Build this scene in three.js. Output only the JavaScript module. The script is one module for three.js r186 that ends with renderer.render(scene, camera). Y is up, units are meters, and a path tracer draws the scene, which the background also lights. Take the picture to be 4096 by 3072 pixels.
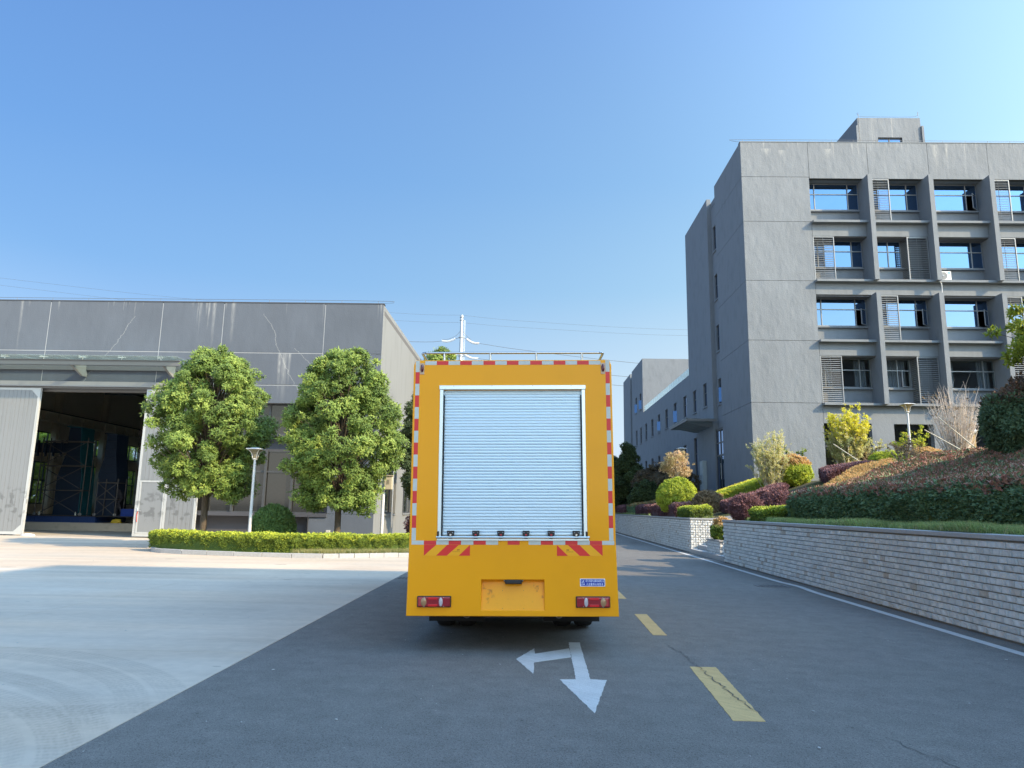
import * as THREE from 'three';
import { mergeGeometries } from 'three/addons/utils/BufferGeometryUtils.js';
import { RoundedBoxGeometry } from 'three/addons/geometries/RoundedBoxGeometry.js';
import { MarchingCubes } from 'three/addons/objects/MarchingCubes.js';

// ------------------------------------------------------------------ camera, sky, sun, exposure
const scene = new THREE.Scene();
const camera = new THREE.PerspectiveCamera(56.8, 4 / 3, 0.1, 3000);
camera.position.set(0, 1.65, 0);
camera.rotation.order = 'YXZ';
camera.rotation.set(THREE.MathUtils.degToRad(10), 0.02, 0.016);
camera.updateMatrixWorld();

const renderer = new THREE.WebGLRenderer({ antialias: true });
renderer.toneMapping = THREE.LinearToneMapping;
renderer.toneMappingExposure = 1.4;
renderer.shadowMap.enabled = true;

const SUN = new THREE.Vector3(0.62, 0.455, 0.33).normalize();
{
  // clear sky after the CIE clear-sky luminance pattern; hue from deep blue overhead to pale at the horizon
  const W = 512, H = 256, data = new Float32Array(W * H * 4), d = new THREE.Vector3();
  const stops = [[0, 1.0, 1.03, 1.05], [0.07, 0.92, 1.0, 1.04], [0.143, 0.80, 0.94, 1.0], [0.296, 0.424, 0.678, 0.911], [0.43, 0.286, 0.528, 0.853], [0.616, 0.193, 0.384, 0.756], [0.8, 0.15, 0.32, 0.68], [1, 0.13, 0.29, 0.64]];
  for (let j = 0; j < H; j++) for (let i = 0; i < W; i++) {
    const el = ((j + 0.5) / H - 0.5) * Math.PI, az = ((i + 0.5) / W - 0.5) * 2 * Math.PI;
    d.set(Math.cos(el) * Math.cos(az), Math.sin(el), Math.cos(el) * Math.sin(az));
    const y = Math.max(0, d.y); let k = 0; while (k < stops.length - 2 && y > stops[k + 1][0]) k++;
    const a = stops[k], b = stops[k + 1], t = Math.min(1, (y - a[0]) / (b[0] - a[0])), o = (j * W + i) * 4;
    const g = Math.acos(Math.min(1, Math.max(-1, d.dot(SUN)))), q = Math.max(-0.6, Math.min(0.6, 1.547 - g));
    const f = (1 + 13 * Math.exp(-3 * g) + 0.45 * Math.cos(g) ** 2) / 1.16; // brighter, and whiter, towards the sun
    for (let c = 0; c < 3; c++) data[o + c] = d.y < -0.02 ? [0.16, 0.17, 0.17][c] : (a[c + 1] + (b[c + 1] - a[c + 1]) * t) * f * Math.exp(q * (q > 0 ? [1.25, 0.86, 0.42] : [1.0, 0.62, 0.15])[c]) / 1.3;
    data[o + 3] = 1;
  }
  const sky = new THREE.DataTexture(data, W, H, THREE.RGBAFormat, THREE.FloatType);
  sky.mapping = THREE.EquirectangularReflectionMapping; sky.magFilter = sky.minFilter = THREE.LinearFilter; sky.needsUpdate = true;
  scene.background = sky; scene.environment = sky;
}
const sun = new THREE.DirectionalLight(new THREE.Color().setRGB(1, 0.75, 0.43), 4.8);
sun.position.copy(SUN).multiplyScalar(150).add(new THREE.Vector3(0, 0, -30));
sun.target.position.set(0, 0, -30);
sun.castShadow = true; sun.shadow.mapSize.set(4096, 4096);
Object.assign(sun.shadow.camera, { left: -90, right: 90, top: 90, bottom: -90, near: 1, far: 400 });
scene.add(sun, sun.target);

// ------------------------------------------------------------------ helpers
const V = (x, y, z) => new THREE.Vector3(x, y, z);
function rngOf(seed) { let s = seed | 0; return () => { s = (s + 0x6d2b79f5) | 0; let t = Math.imul(s ^ (s >>> 15), 1 | s); t = (t + Math.imul(t ^ (t >>> 7), 61 | t)) ^ t; return ((t ^ (t >>> 14)) >>> 0) / 4294967296; }; }
const lerp = (a, b, t) => a + (b - a) * t, clamp = (x, a = 0, b = 1) => Math.min(b, Math.max(a, x)), smooth = (t) => { t = clamp(t); return t * t * (3 - 2 * t); };
const HASH = (() => { const r = rngOf(7), a = new Float32Array(65536); for (let i = 0; i < 65536; i++) a[i] = r(); return a; })();
function vn(x, y, p = 256, py = p) { // value noise that repeats every p cells
  const xi = Math.floor(x), yi = Math.floor(y), fx = x - xi, fy = y - yi, u = fx * fx * (3 - 2 * fx), v = fy * fy * (3 - 2 * fy), m = (n, q) => ((n % q) + q) % q;
  const h = (a, b) => HASH[(m(a, p) * 131 + m(b, py) * 4099 + p * 17) & 65535];
  return lerp(lerp(h(xi, yi), h(xi + 1, yi), u), lerp(h(xi, yi + 1), h(xi + 1, yi + 1), u), v);
}
function fbm(x, y, p, oct = 4, py = p) { let s = 0, a = 0.5, n = 0; for (let o = 0; o < oct; o++) { s += a * vn(x, y, p, py); n += a; x *= 2; y *= 2; p *= 2; py *= 2; a *= 0.5; } return s / n; }
const enc = (c) => { c = clamp(c); return Math.round(255 * (c <= 0.0031308 ? c * 12.92 : 1.055 * c ** (1 / 2.4) - 0.055)); };
function colorTex(w, h, fn, metresW = 1, metresH = metresW, repeat = true) { // fn(i, j) gives linear rgb
  const d = new Uint8Array(w * h * 4);
  for (let j = 0; j < h; j++) for (let i = 0; i < w; i++) { const c = fn(i, j), o = (j * w + i) * 4; d[o] = enc(c[0]); d[o + 1] = enc(c[1]); d[o + 2] = enc(c[2]); d[o + 3] = 255; }
  return finish(new THREE.DataTexture(d, w, h), metresW, metresH, repeat, true);
}
function greyTex(w, h, fn, metresW = 1, metresH = metresW, repeat = true) {
  const d = new Uint8Array(w * h * 4);
  for (let j = 0; j < h; j++) for (let i = 0; i < w; i++) { const c = Math.round(255 * clamp(fn(i, j))), o = (j * w + i) * 4; d[o] = d[o + 1] = d[o + 2] = c; d[o + 3] = 255; }
  return finish(new THREE.DataTexture(d, w, h), metresW, metresH, repeat, false);
}
function finish(t, mw, mh, repeat, srgb) {
  t.magFilter = THREE.LinearFilter; t.minFilter = THREE.LinearMipmapLinearFilter; t.generateMipmaps = true;
  t.wrapS = t.wrapT = repeat ? THREE.RepeatWrapping : THREE.ClampToEdgeWrapping;
  t.repeat.set(1 / mw, 1 / mh); if (srgb) t.colorSpace = THREE.SRGBColorSpace; t.needsUpdate = true; return t;
}
function mat(rgb, roughness = 0.8, o = {}) { const m = new THREE.MeshPhysicalMaterial({ roughness, ...o }); m.color.setRGB(...rgb); return m; }

const taken = new Map();
function numbered(name) { const n = taken.get(name) || 0; taken.set(name, n + 1); return n ? `${name}_${String(n).padStart(3, '0')}` : name; }
function thing(name, label, category, pos = [0, 0, 0], group) { // a Group at the thing's base; parts are given in the world's coordinates
  const o = new THREE.Group(); o.name = numbered(name); o.position.set(...pos); scene.add(o);
  o.userData.label = label; o.userData.category = category; if (group) o.userData.group = group; return o;
}
function uvm(g) { // texture coordinates in metres, per face across its main axis
  g = g.index ? g.toNonIndexed() : g;
  const p = g.attributes.position, uv = new Float32Array(p.count * 2), a = V(), b = V(), c = V();
  for (let i = 0; i < p.count; i += 3) {
    a.fromBufferAttribute(p, i); b.fromBufferAttribute(p, i + 1).sub(a); c.fromBufferAttribute(p, i + 2).sub(a); b.cross(c);
    const ax = Math.abs(b.x), ay = Math.abs(b.y), az = Math.abs(b.z);
    for (let k = 0; k < 3; k++) { const x = p.getX(i + k), y = p.getY(i + k), z = p.getZ(i + k), q = (i + k) * 2; if (ax >= ay && ax >= az) { uv[q] = z; uv[q + 1] = y; } else if (ay >= az) { uv[q] = x; uv[q + 1] = z; } else { uv[q] = x; uv[q + 1] = y; } }
  }
  g.setAttribute('uv', new THREE.BufferAttribute(uv, 2)); return g;
}
function clean(g, keepUv) { g = g.index && !keepUv ? g.toNonIndexed() : g; for (const k of Object.keys(g.attributes)) if (!['position', 'normal', 'uv', 'color'].includes(k)) g.deleteAttribute(k); return g; }
function join(list) { if (!Array.isArray(list)) return list; if (list.length === 1) return list[0]; const l = list.map((g) => clean(g)); for (const g of l) if (!g.attributes.uv) g.setAttribute('uv', new THREE.BufferAttribute(new Float32Array(g.attributes.position.count * 2), 2)); return mergeGeometries(l); }
function rootOf(o) { while (o.parent && o.parent !== scene) o = o.parent; return o; }
function part(parent, name, geos, material, o = {}) { // one named mesh under its thing or part; world coordinates unless local
  let g = join(geos); if (!o.uv) g = uvm(clean(g));
  if (!o.local) { const r = rootOf(parent).position; g = g.clone().translate(-r.x, -r.y, -r.z); }
  const m = new THREE.Mesh(g, material); m.name = name; m.castShadow = m.receiveShadow = true; parent.add(m);
  if (o.kind) m.userData.kind = o.kind; if (o.label) m.userData.label = o.label; return m;
}
function struct(name, geos, material, o = {}) { let g = join(geos); if (!o.uv) g = uvm(clean(g)); const m = new THREE.Mesh(g, material); m.name = name; m.castShadow = m.receiveShadow = true; m.userData.kind = 'structure'; if (o.label) m.userData.label = o.label; scene.add(m); return m; }
const bx = (x0, x1, y0, y1, z0, z1) => new THREE.BoxGeometry(Math.abs(x1 - x0), Math.abs(y1 - y0), Math.abs(z1 - z0)).translate((x0 + x1) / 2, (y0 + y1) / 2, (z0 + z1) / 2);
const rb = (x0, x1, y0, y1, z0, z1, r = 0.01, s = 2) => clean(new RoundedBoxGeometry(Math.abs(x1 - x0), Math.abs(y1 - y0), Math.abs(z1 - z0), s, r)).translate((x0 + x1) / 2, (y0 + y1) / 2, (z0 + z1) / 2);
function rod(a, b, r, r2 = r, seg = 8) { const d = V().subVectors(b, a), L = d.length(), g = new THREE.CylinderGeometry(r2, r, L, seg, 1); g.translate(0, L / 2, 0); g.applyQuaternion(new THREE.Quaternion().setFromUnitVectors(V(0, 1, 0), d.normalize())); return g.translate(a.x, a.y, a.z); }
const wire = (pts, r, n = 24, seg = 5, tension = 0.5) => new THREE.TubeGeometry(new THREE.CatmullRomCurve3(pts, false, 'catmullrom', tension), n, r, seg);
function ext(pts, depth, o = {}) { const s = new THREE.Shape(pts.map((p) => new THREE.Vector2(...p))); for (const h of o.holes || []) s.holes.push(new THREE.Path(h.map((p) => new THREE.Vector2(...p)))); return new THREE.ExtrudeGeometry(s, { depth, bevelEnabled: !!o.bevel, bevelSize: o.bevel || 0, bevelThickness: o.bevel || 0, bevelSegments: 1, steps: 1, curveSegments: 10 }); }
const rect = (x0, x1, y0, y1) => [[x0, y0], [x1, y0], [x1, y1], [x0, y1]];
// a wall facing -x at x = X, thick towards +x, with openings [z0, z1, y0, y1]
const wallX = (X, z0, z1, y0, y1, holes, th) => ext(rect(-z1, -z0, y0, y1), th, { holes: holes.map(([a, b, c, d]) => rect(-b, -a, c, d).reverse()) }).rotateY(Math.PI / 2).translate(X, 0, 0);
// a wall facing +z at z = Z, thick towards -z
const wallZ = (Z, x0, x1, y0, y1, holes, th) => ext(rect(x0, x1, y0, y1), th, { holes: holes.map(([a, b, c, d]) => rect(a, b, c, d).reverse()) }).translate(0, 0, Z - th);
const lathe = (pts, seg = 16) => new THREE.LatheGeometry(pts.map((p) => new THREE.Vector2(...p)), seg);
const WX = (z) => 6.5 + (-z - 8) * 0.0165;     // the road-side face of the retaining wall
const ZA = -24.8, ZB = -30.1;                  // the stair opening in that wall
function terrain(x, z) { const s = x - WX(z); const L = lerp(8.8, 6.9, smooth((-z - 19) / 14)); return 1.4 + 1.75 * smooth((s - lerp(0.9, 0.4, smooth((-z - 19) / 14))) / L) + 0.06 * clamp(x - 12, 0, 9) * smooth((z + 41) / 4) + 0.05 * (vn(x * 0.7, z * 0.7) - 0.5); }
// ------------------------------------------------------------------ materials
const N1 = greyTex(512, 512, (i, j) => fbm(i / 4, j / 4, 128, 3), 0.6);
const bumpFine = greyTex(512, 512, (i, j) => 0.6 * vn(i / 2, j / 2, 256) + 0.4 * HASH[(i * 37 + j * 911) & 65535], 1.0);
const asphaltMap = colorTex(1024, 1024, (i, j) => {
  const g = HASH[(i * 73 + j * 5813 + ((i * j) & 255)) & 65535], s = vn(i / 2, j / 2, 512), m = fbm(i / 64, j / 64, 16, 4);
  let v = 0.6 + 0.55 * s + 0.3 * (g - 0.5) + 0.3 * (m - 0.5); const st = vn(i / 4 + 9, j / 4, 256); if (st > 0.88 && g > 0.45) v += 1.3 * (st - 0.9) / 0.1 * g; if (s < 0.2) v *= 0.6;
  return [0.19 * v, 0.182 * v, 0.168 * v];
}, 2.6);
const asphaltBump = greyTex(1024, 1024, (i, j) => 0.7 * vn(i / 4, j / 4, 256) + 0.3 * vn(i / 2, j / 2, 512), 2.6);
const M = {};
M.asphalt = mat([1, 1, 1], 0.86, { map: asphaltMap, bumpMap: asphaltBump, bumpScale: 0.004, vertexColors: true });
M.ground = mat([1, 1, 1], 0.9, { map: asphaltMap, bumpMap: asphaltBump, bumpScale: 0.003 });
// the yard: concrete bays with dust, tyre marks and stains, one map for the whole yard (x -31..-3.03, z -36..4)
const YARD = { x0: -31, x1: -3.03, z0: -36, z1: 4 };
const yardMap = (() => {
  const W = 2048, H = 2048, sx = (YARD.x1 - YARD.x0) / W, sz = (YARD.z1 - YARD.z0) / H, shade = new Float32Array(W * H).fill(1), warm = new Float32Array(W * H);
  for (let j = 0; j < H; j++) for (let i = 0; i < W; i++) {
    const x = YARD.x0 + i * sx, z = YARD.z0 + j * sz;
    const streak = fbm(x * 0.22 + 40, z * 2.3 + 40, 200, 3), patch = fbm(x * 0.45 + 9, z * 0.45 + 70, 200, 4), fine = fbm(x * 9 + 90, z * 14 + 120, 2000, 3);
    shade[j * W + i] = 0.62 + 0.3 * streak + 0.34 * patch + 0.16 * fine; warm[j * W + i] = fbm(x * 0.3 + 33, z * 0.9 + 11, 200, 3);
  }
  const R = rngOf(91);
  function track(cx, cz, r, a0, a1, wd, k, tread) { // a tyre's mark: an arc of rubber with tread blocks across it
    const n = Math.ceil(r * Math.abs(a1 - a0) / 0.012);
    for (let q = 0; q < n; q++) {
      const a = lerp(a0, a1, q / n), fade = smooth(q / n * 5) * smooth((1 - q / n) * 4) * (0.5 + 0.9 * vn(q / 60 + cx * 3, 3));
      for (let p = -wd; p <= wd; p += 0.011) {
        const x = cx + (r + p) * Math.cos(a), z = cz + (r + p) * Math.sin(a), i = Math.round((x - YARD.x0) / sx), j = Math.round((z - YARD.z0) / sz);
        if (i < 0 || j < 0 || i >= W || j >= H) continue;
        const blk = tread ? (((q * 0.012 / 0.075 + Math.abs(p) * 5) % 1) < 0.55 ? 1 : 0.35) : 0.8, rib = Math.abs(((p / wd) * 2.5) % 1) < 0.15 ? 0.3 : 1;
        shade[j * W + i] = Math.min(shade[j * W + i], shade[j * W + i] * (1 - k * fade * blk * rib * 0.06) - 0.002 * k * fade * blk * rib);
      }
    }
  }
  for (const [cx, cz, r, a0, a1, wd, k] of [[-6.25, -4.65, 3.4, -1.75, -0.25, 0.13, 1.1], [-6.25, -4.65, 3.72, -1.6, -0.3, 0.13, 0.9], [-6.4, -3.0, 3.9, -1.3, -0.3, 0.13, 1.1], [-6.4, -3.0, 3.58, -1.2, -0.35, 0.12, 0.8], [-6.1, -4.0, 3.3, -1.5, -0.3, 0.13, 0.75], [-7.5, -2.6, 5.2, -1.25, -0.5, 0.14, 1.0], [-7.5, -2.6, 5.55, -1.2, -0.6, 0.14, 0.8], [-9, 0.5, 8.6, -1.35, -0.85, 0.15, 0.9], [-5.5, -14, 8.2, 0.9, 1.9, 0.16, 0.7]]) track(cx, cz, r, a0, a1, wd, k, true);
  for (let n = 0; n < 26; n++) track(-16 + R() * 14, -36 + R() * 12, 18 + R() * 30, -1.9 + R() * 0.3, -1.2 + R() * 0.5, 0.1 + R() * 0.08, 0.8 + R(), false);
  for (let n = 0; n < 34; n++) { // damp spots and specks
    const cx = YARD.x0 + 8 + R() * 20, cz = -4 - R() * 18, rr = 0.02 + R() * R() * 0.12, k = 0.35 + R() * 0.3;
    for (let dz = -rr; dz <= rr; dz += sz * 0.5) for (let dx = -rr * 2; dx <= rr * 2; dx += sx * 0.5) { if ((dx / 2 / rr) ** 2 + (dz / rr) ** 2 > 0.5 + 0.7 * vn((cx + dx) * 30, (cz + dz) * 30)) continue; const i = Math.round((cx + dx - YARD.x0) / sx), j = Math.round((cz + dz - YARD.z0) / sz); if (i >= 0 && j >= 0 && i < W && j < H) shade[j * W + i] *= 1 - k * 0.2; }
  }
  return colorTex(W, H, (i, j) => { const q = j * W + i, s = shade[q], w = (warm[q] - 0.5) * 0.12; return [0.56 * s * (1 + w), 0.47 * s, 0.37 * s * (1 - w)]; }, YARD.x1 - YARD.x0, YARD.z1 - YARD.z0, false);
})();
M.yard = mat([1, 1, 1], 0.88, { map: yardMap, bumpMap: N1, bumpScale: 0.003 });
M.concrete = mat([0.47, 0.425, 0.355], 0.9, { map: colorTex(512, 512, (i, j) => { const v = 0.78 + 0.44 * fbm(i / 32, j / 32, 16, 5); return [v, v, v]; }, 3), bumpMap: N1, bumpScale: 0.003 });
M.joint = mat([0.09, 0.09, 0.085], 0.95);
// rendered walls: grey stucco with trowel marks, rain runs from the coping and hairline cracks
function stucco(base, x0, x1, y0, y1, W, H, o = {}) {
  const sx = (x1 - x0) / W, sy = (y1 - y0) / H, R = rngOf(o.seed || 3), s = new Float32Array(W * H), pale = new Float32Array(W * H), mark = new Float32Array(W * H), dark = new Float32Array(W * H);
  const runs = [];
  for (let n = 0; n < (o.runs || 0); n++) { const x = x0 + R() * (x1 - x0), group = R() < 0.5 ? 3 + (R() * 7 | 0) : 1; for (let g = 0; g < group; g++) runs.push([x + g * (0.06 + R() * 0.12), y1 - R() * 0.12, 0.3 + R() * R() * (o.runLength || 2.2), 0.015 + R() * 0.05, (0.2 + R() * 0.5) * (R() < 0.72 ? 1 : -0.8)]); }
  for (const r of o.extraRuns || []) runs.push(r);
  for (const [x, yt, L, wd, k] of runs) {
    const i0 = Math.floor((x - wd * 2 - x0) / sx), i1 = Math.ceil((x + wd * 2 - x0) / sx);
    for (let j = Math.max(0, Math.floor((yt - L - y0) / sy)); j < Math.min(H, (yt - y0) / sy); j++) for (let i = Math.max(0, i0); i < Math.min(W, i1); i++) {
      const y = y0 + j * sy, t = (yt - y) / L, xx = x0 + i * sx + 0.03 * (vn(y * 1.7 + x, 5) - 0.5), e = 1 - Math.abs(xx - x) / (wd * (1.3 - 0.5 * t)); if (e <= 0) continue;
      const a = Math.abs(k) * e * (1 - t) * (0.4 + 1.0 * vn(xx * 28, y * 5)); if (k > 0) pale[j * W + i] = Math.max(pale[j * W + i], a); else dark[j * W + i] = Math.max(dark[j * W + i], a);
    }
  }
  for (const [x, y, n, dirx] of o.cracks || []) { let cx = x, cy = y; for (let q = 0; q < n; q++) { cx += dirx * 0.02 + (R() - 0.5) * 0.05; cy -= 0.022 + (R() - 0.5) * 0.02; const i = Math.round((cx - x0) / sx), j = Math.round((cy - y0) / sy); for (const [a, b] of [[0, 0], [1, 0], [0, 1]]) if (i + a >= 0 && j + b >= 0 && i + a < W && j + b < H) mark[(j + b) * W + i + a] = 0.5 + R() * 0.4; } }
  return colorTex(W, H, (i, j) => {
    const x = x0 + i * sx, y = y0 + j * sy, q = j * W + i;
    let v = 0.83 + 0.2 * fbm(x * 0.7 + 50, y * 0.45 + 50, 300, 4) + 0.1 * fbm(x * 5 + 20, y * 1.3 + 20, 2000, 3) + 0.06 * (HASH[(i * 131 + j * 917) & 65535] - 0.5); v *= 1 - 0.4 * dark[q];
    const p = clamp(pale[q] * 0.8 + mark[q] * 0.7); return base.map((c, k) => lerp(c * v, [0.5, 0.5, 0.48][k], p));
  }, x1 - x0, y1 - y0, false);
}
// maps that cover one wall are looked up in metres from that wall's corner
const wallTex = (t, x0, y0) => { t.offset.set(-x0 * t.repeat.x, -y0 * t.repeat.y); return t; };
const lumpy = greyTex(512, 512, (i, j) => 0.75 * fbm(i / 32, j / 64, 16, 3, 8) + 0.25 * vn(i / 2, j / 2, 256), 5);
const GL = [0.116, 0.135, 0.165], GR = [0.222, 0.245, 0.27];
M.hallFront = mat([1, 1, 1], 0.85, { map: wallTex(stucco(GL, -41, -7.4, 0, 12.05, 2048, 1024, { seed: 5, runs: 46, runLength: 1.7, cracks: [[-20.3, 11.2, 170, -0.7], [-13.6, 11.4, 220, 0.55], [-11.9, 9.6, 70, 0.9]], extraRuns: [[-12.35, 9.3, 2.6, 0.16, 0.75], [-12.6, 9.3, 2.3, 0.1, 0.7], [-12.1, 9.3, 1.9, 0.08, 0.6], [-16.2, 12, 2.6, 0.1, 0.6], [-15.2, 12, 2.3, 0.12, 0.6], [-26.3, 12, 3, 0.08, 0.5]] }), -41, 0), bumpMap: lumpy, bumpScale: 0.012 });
M.hallSide = mat([0.225, 0.235, 0.235], 0.88, { map: colorTex(512, 512, (i, j) => { const v = 0.84 + 0.32 * fbm(i / 32, j / 128, 16, 4, 4); return [v, v, v]; }, 5, 9), bumpMap: lumpy, bumpScale: 0.012 });
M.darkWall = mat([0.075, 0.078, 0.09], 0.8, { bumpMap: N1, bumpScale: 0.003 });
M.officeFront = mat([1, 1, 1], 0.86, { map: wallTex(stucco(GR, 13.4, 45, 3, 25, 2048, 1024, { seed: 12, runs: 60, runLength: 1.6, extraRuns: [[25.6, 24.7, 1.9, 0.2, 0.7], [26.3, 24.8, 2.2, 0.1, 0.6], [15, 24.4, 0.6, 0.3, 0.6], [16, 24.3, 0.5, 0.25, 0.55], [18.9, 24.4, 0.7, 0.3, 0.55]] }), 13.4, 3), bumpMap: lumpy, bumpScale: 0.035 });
M.officeWall = mat(GR, 0.86, { map: colorTex(512, 512, (i, j) => { const v = 0.85 + 0.3 * fbm(i / 32, j / 64, 16, 4, 8); return [v, v, v]; }, 6), bumpMap: lumpy, bumpScale: 0.02 });
M.officeSide = mat(GR, 0.86, { map: M.officeWall.map, bumpMap: lumpy, bumpScale: 0.02 });
M.roofFelt = mat([0.12, 0.12, 0.12], 0.95);
M.caulk = mat([0.42, 0.43, 0.44], 0.8);
M.steelGrey = mat([0.17, 0.175, 0.18], 0.5, { metalness: 0.2 });
M.frame = mat([0.09, 0.095, 0.1], 0.45, { metalness: 0.3 });
M.frameLight = mat([0.30, 0.32, 0.34], 0.45, { metalness: 0.3 });
M.mirrorGlass = mat([0.11, 0.20, 0.36], 0.03, { metalness: 0.9 });
M.hallGlass = mat([0.085, 0.085, 0.08], 0.04, { metalness: 0.75 });
M.clearGlass = mat([0.9, 0.95, 0.95], 0.03, { transmission: 1, thickness: 0, ior: 1.52 });
M.greenGlass = mat([0.86, 0.95, 0.93], 0.08, { transmission: 0.85, thickness: 0, ior: 1.52 });
M.white = mat([0.72, 0.73, 0.73], 0.45);
M.wire = mat([0.2, 0.2, 0.2], 0.5, { metalness: 0.6 });
M.galv = mat([0.55, 0.57, 0.58], 0.38, { metalness: 0.7 });
M.black = mat([0.018, 0.018, 0.02], 0.5);
M.rubber = mat([0.02, 0.02, 0.02], 0.85);
M.curtain = mat([0.20, 0.21, 0.25], 0.9);
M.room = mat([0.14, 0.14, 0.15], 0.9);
M.stone = mat([0.46, 0.46, 0.45], 0.85, { map: colorTex(512, 512, (i, j) => { const v = 0.8 + 0.25 * fbm(i / 16, j / 16, 32, 4) + 0.2 * (HASH[(i * 71 + j * 1931) & 65535] - 0.5); return [v, v, v]; }, 1.2), bumpMap: bumpFine, bumpScale: 0.002 });
M.soil = mat([0.10, 0.085, 0.06], 0.97, { map: colorTex(512, 512, (i, j) => { const a = fbm(i / 16, j / 16, 32, 5), b = fbm(i / 64, j / 64, 8, 4); return b > 0.5 ? [0.5 + a * 0.5, 0.85 + a * 0.6, 0.3 + a * 0.2] : [0.7 + a * 0.6, 0.7 + a * 0.5, 0.6 + a * 0.4]; }, 4), bumpMap: N1, bumpScale: 0.02 });
M.bark = mat([0.13, 0.105, 0.08], 0.95, { map: colorTex(256, 256, (i, j) => { const v = 0.6 + 0.8 * fbm(i / 8, j / 32, 32, 4, 8); return [v, v, v]; }, 0.5), bumpMap: N1, bumpScale: 0.01 });
M.twig = mat([0.66, 0.59, 0.46], 0.9);
M.darkTwig = mat([0.05, 0.042, 0.032], 0.95);
M.innerLeaf = mat([0.018, 0.026, 0.012], 0.95);
function leafMat(rough, transmission) { return mat([1, 1, 1], rough, { side: THREE.DoubleSide, transmission, thickness: 0, ior: 1.3 }); }
M.leaf = leafMat(0.6, 0.25); M.leafSoft = leafMat(1, 0.42);
// ------------------------------------------------------------------ ground, road, yard
struct('ground', new THREE.PlaneGeometry(5000, 5000).rotateX(-Math.PI / 2).translate(0, -0.03, 0), M.ground);
{
  const nx = 44, nz = 300, x0 = -3.03, z0 = 12, z1 = -140, pos = [], col = [], idx = [];
  for (let j = 0; j <= nz; j++) for (let i = 0; i <= nx; i++) {
    const z = lerp(z0, z1, j / nz), x = lerp(x0 + 0.012 * (vn(z * 6, 2) - 0.5), WX(z) + 0.12, i / nx); pos.push(x, 0, z);
    const wheel = 0.05 * (vn(x * 1.1 + 3, z * 0.12, 64) - 0.5), c = 0.92 + 0.26 * fbm(x * 0.5 + 30, z * 0.35 + 300, 400, 4) - 0.05 + wheel + (x > WX(z) - 0.3 ? 0.06 * vn(x * 9, z * 3) : 0); col.push(c, c * (0.995 + 0.02 * vn(x, z)), c);
  }
  for (let j = 0; j < nz; j++) for (let i = 0; i < nx; i++) { const a = j * (nx + 1) + i, b = a + nx + 1; idx.push(a, a + 1, b, b, a + 1, b + 1); }
  const g = new THREE.BufferGeometry(); g.setAttribute('position', new THREE.Float32BufferAttribute(pos, 3)); g.setAttribute('color', new THREE.Float32BufferAttribute(col, 3)); g.setIndex(idx); g.computeVertexNormals();
  const road = struct('road', g, M.asphalt);
  // hairline cracks along the lane line and from the lower right corner
  const R = rngOf(17);
  const crack = (pts, wd, y) => { const p = []; for (let k = 0; k < pts.length - 1; k++) { const [ax, az] = pts[k], [bxx, bz] = pts[k + 1], n = Math.ceil(Math.hypot(bxx - ax, bz - az) / 0.07); for (let q = 0; q < n; q++) p.push([lerp(ax, bxx, q / n) + (R() - 0.5) * 0.06, lerp(az, bz, q / n) + (R() - 0.5) * 0.03]); } const v = [], ix = []; p.forEach(([x, z], k) => { const w = wd * (0.35 + R()); v.push(x - w, y, z, x + w, y, z); if (k) ix.push(k * 2 - 2, k * 2 - 1, k * 2, k * 2, k * 2 - 1, k * 2 + 1); }); const gg = new THREE.BufferGeometry(); gg.setAttribute('position', new THREE.Float32BufferAttribute(v, 3)); gg.setIndex(ix); gg.computeVertexNormals(); return gg; };
  part(road, 'crack', crack([[1.99, -6.35], [1.93, -6.9], [1.92, -7.5], [1.9, -8.1], [1.88, -8.8], [1.8, -9.4]], 0.006, 0.009), M.joint);
  part(road, 'crack', crack([[3.2, -4.4], [2.9, -5.1], [2.75, -5.8]], 0.004, 0.0045), M.joint);
  part(road, 'crack', crack([[-2.9, -6.6], [-1.2, -6.55], [0.4, -6.75]], 0.002, 0.0045), M.joint);
}
{
  // yard: concrete slabs with open joints over a dark bed
  const bed = struct('concrete_yard', bx(-70, -3.06, -0.02, -0.012, -36, 30), M.joint);
  const xs = [-31, -28.8, -24.5, -20.2, -15.9, -11.6, -7.31, -3.03], zs = [-36, -30.1, -24.7, -19.2, -13.8, -8.4, -2.9, 4];
  const t = yardMap; t.offset.set(-YARD.x0 * t.repeat.x, -YARD.z0 * t.repeat.y);
  for (let i = 0; i < xs.length - 1; i++) for (let j = 0; j < zs.length - 1; j++) part(bed, 'slab', bx(xs[i] + 0.004, xs[i + 1] - (i === xs.length - 2 ? 0 : 0.004), -0.011, 0.004, zs[j] + 0.004, zs[j + 1] - 0.004), M.yard);
  part(bed, 'slab', bx(-70, -31.006, -0.011, 0.004, -36, 30), M.concrete); part(bed, 'slab', bx(-31, -3.03, -0.011, 0.004, 4.01, 30), M.concrete);
  const R = rngOf(5), grit = []; // loose grit, too small to count
  for (let n = 0; n < 240; n++) { const g = new THREE.IcosahedronGeometry(0.003 + R() * R() * 0.012, 0); g.scale(1.7, 0.5, 1); const [x, z] = R() < 0.6 ? [-15 + R() * 12, -22 + R() * 18] : [-3 + R() * 9, -4 - R() * 12]; grit.push(g.rotateY(R() * 3).translate(x, 0.007, z)); }
  const gm = new THREE.Mesh(uvm(clean(join(grit))), M.stone); gm.name = 'grit'; gm.castShadow = gm.receiveShadow = true; gm.userData = { kind: 'stuff', label: 'loose grit scattered over the yard and the road', category: 'grit' }; scene.add(gm);
}
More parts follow.
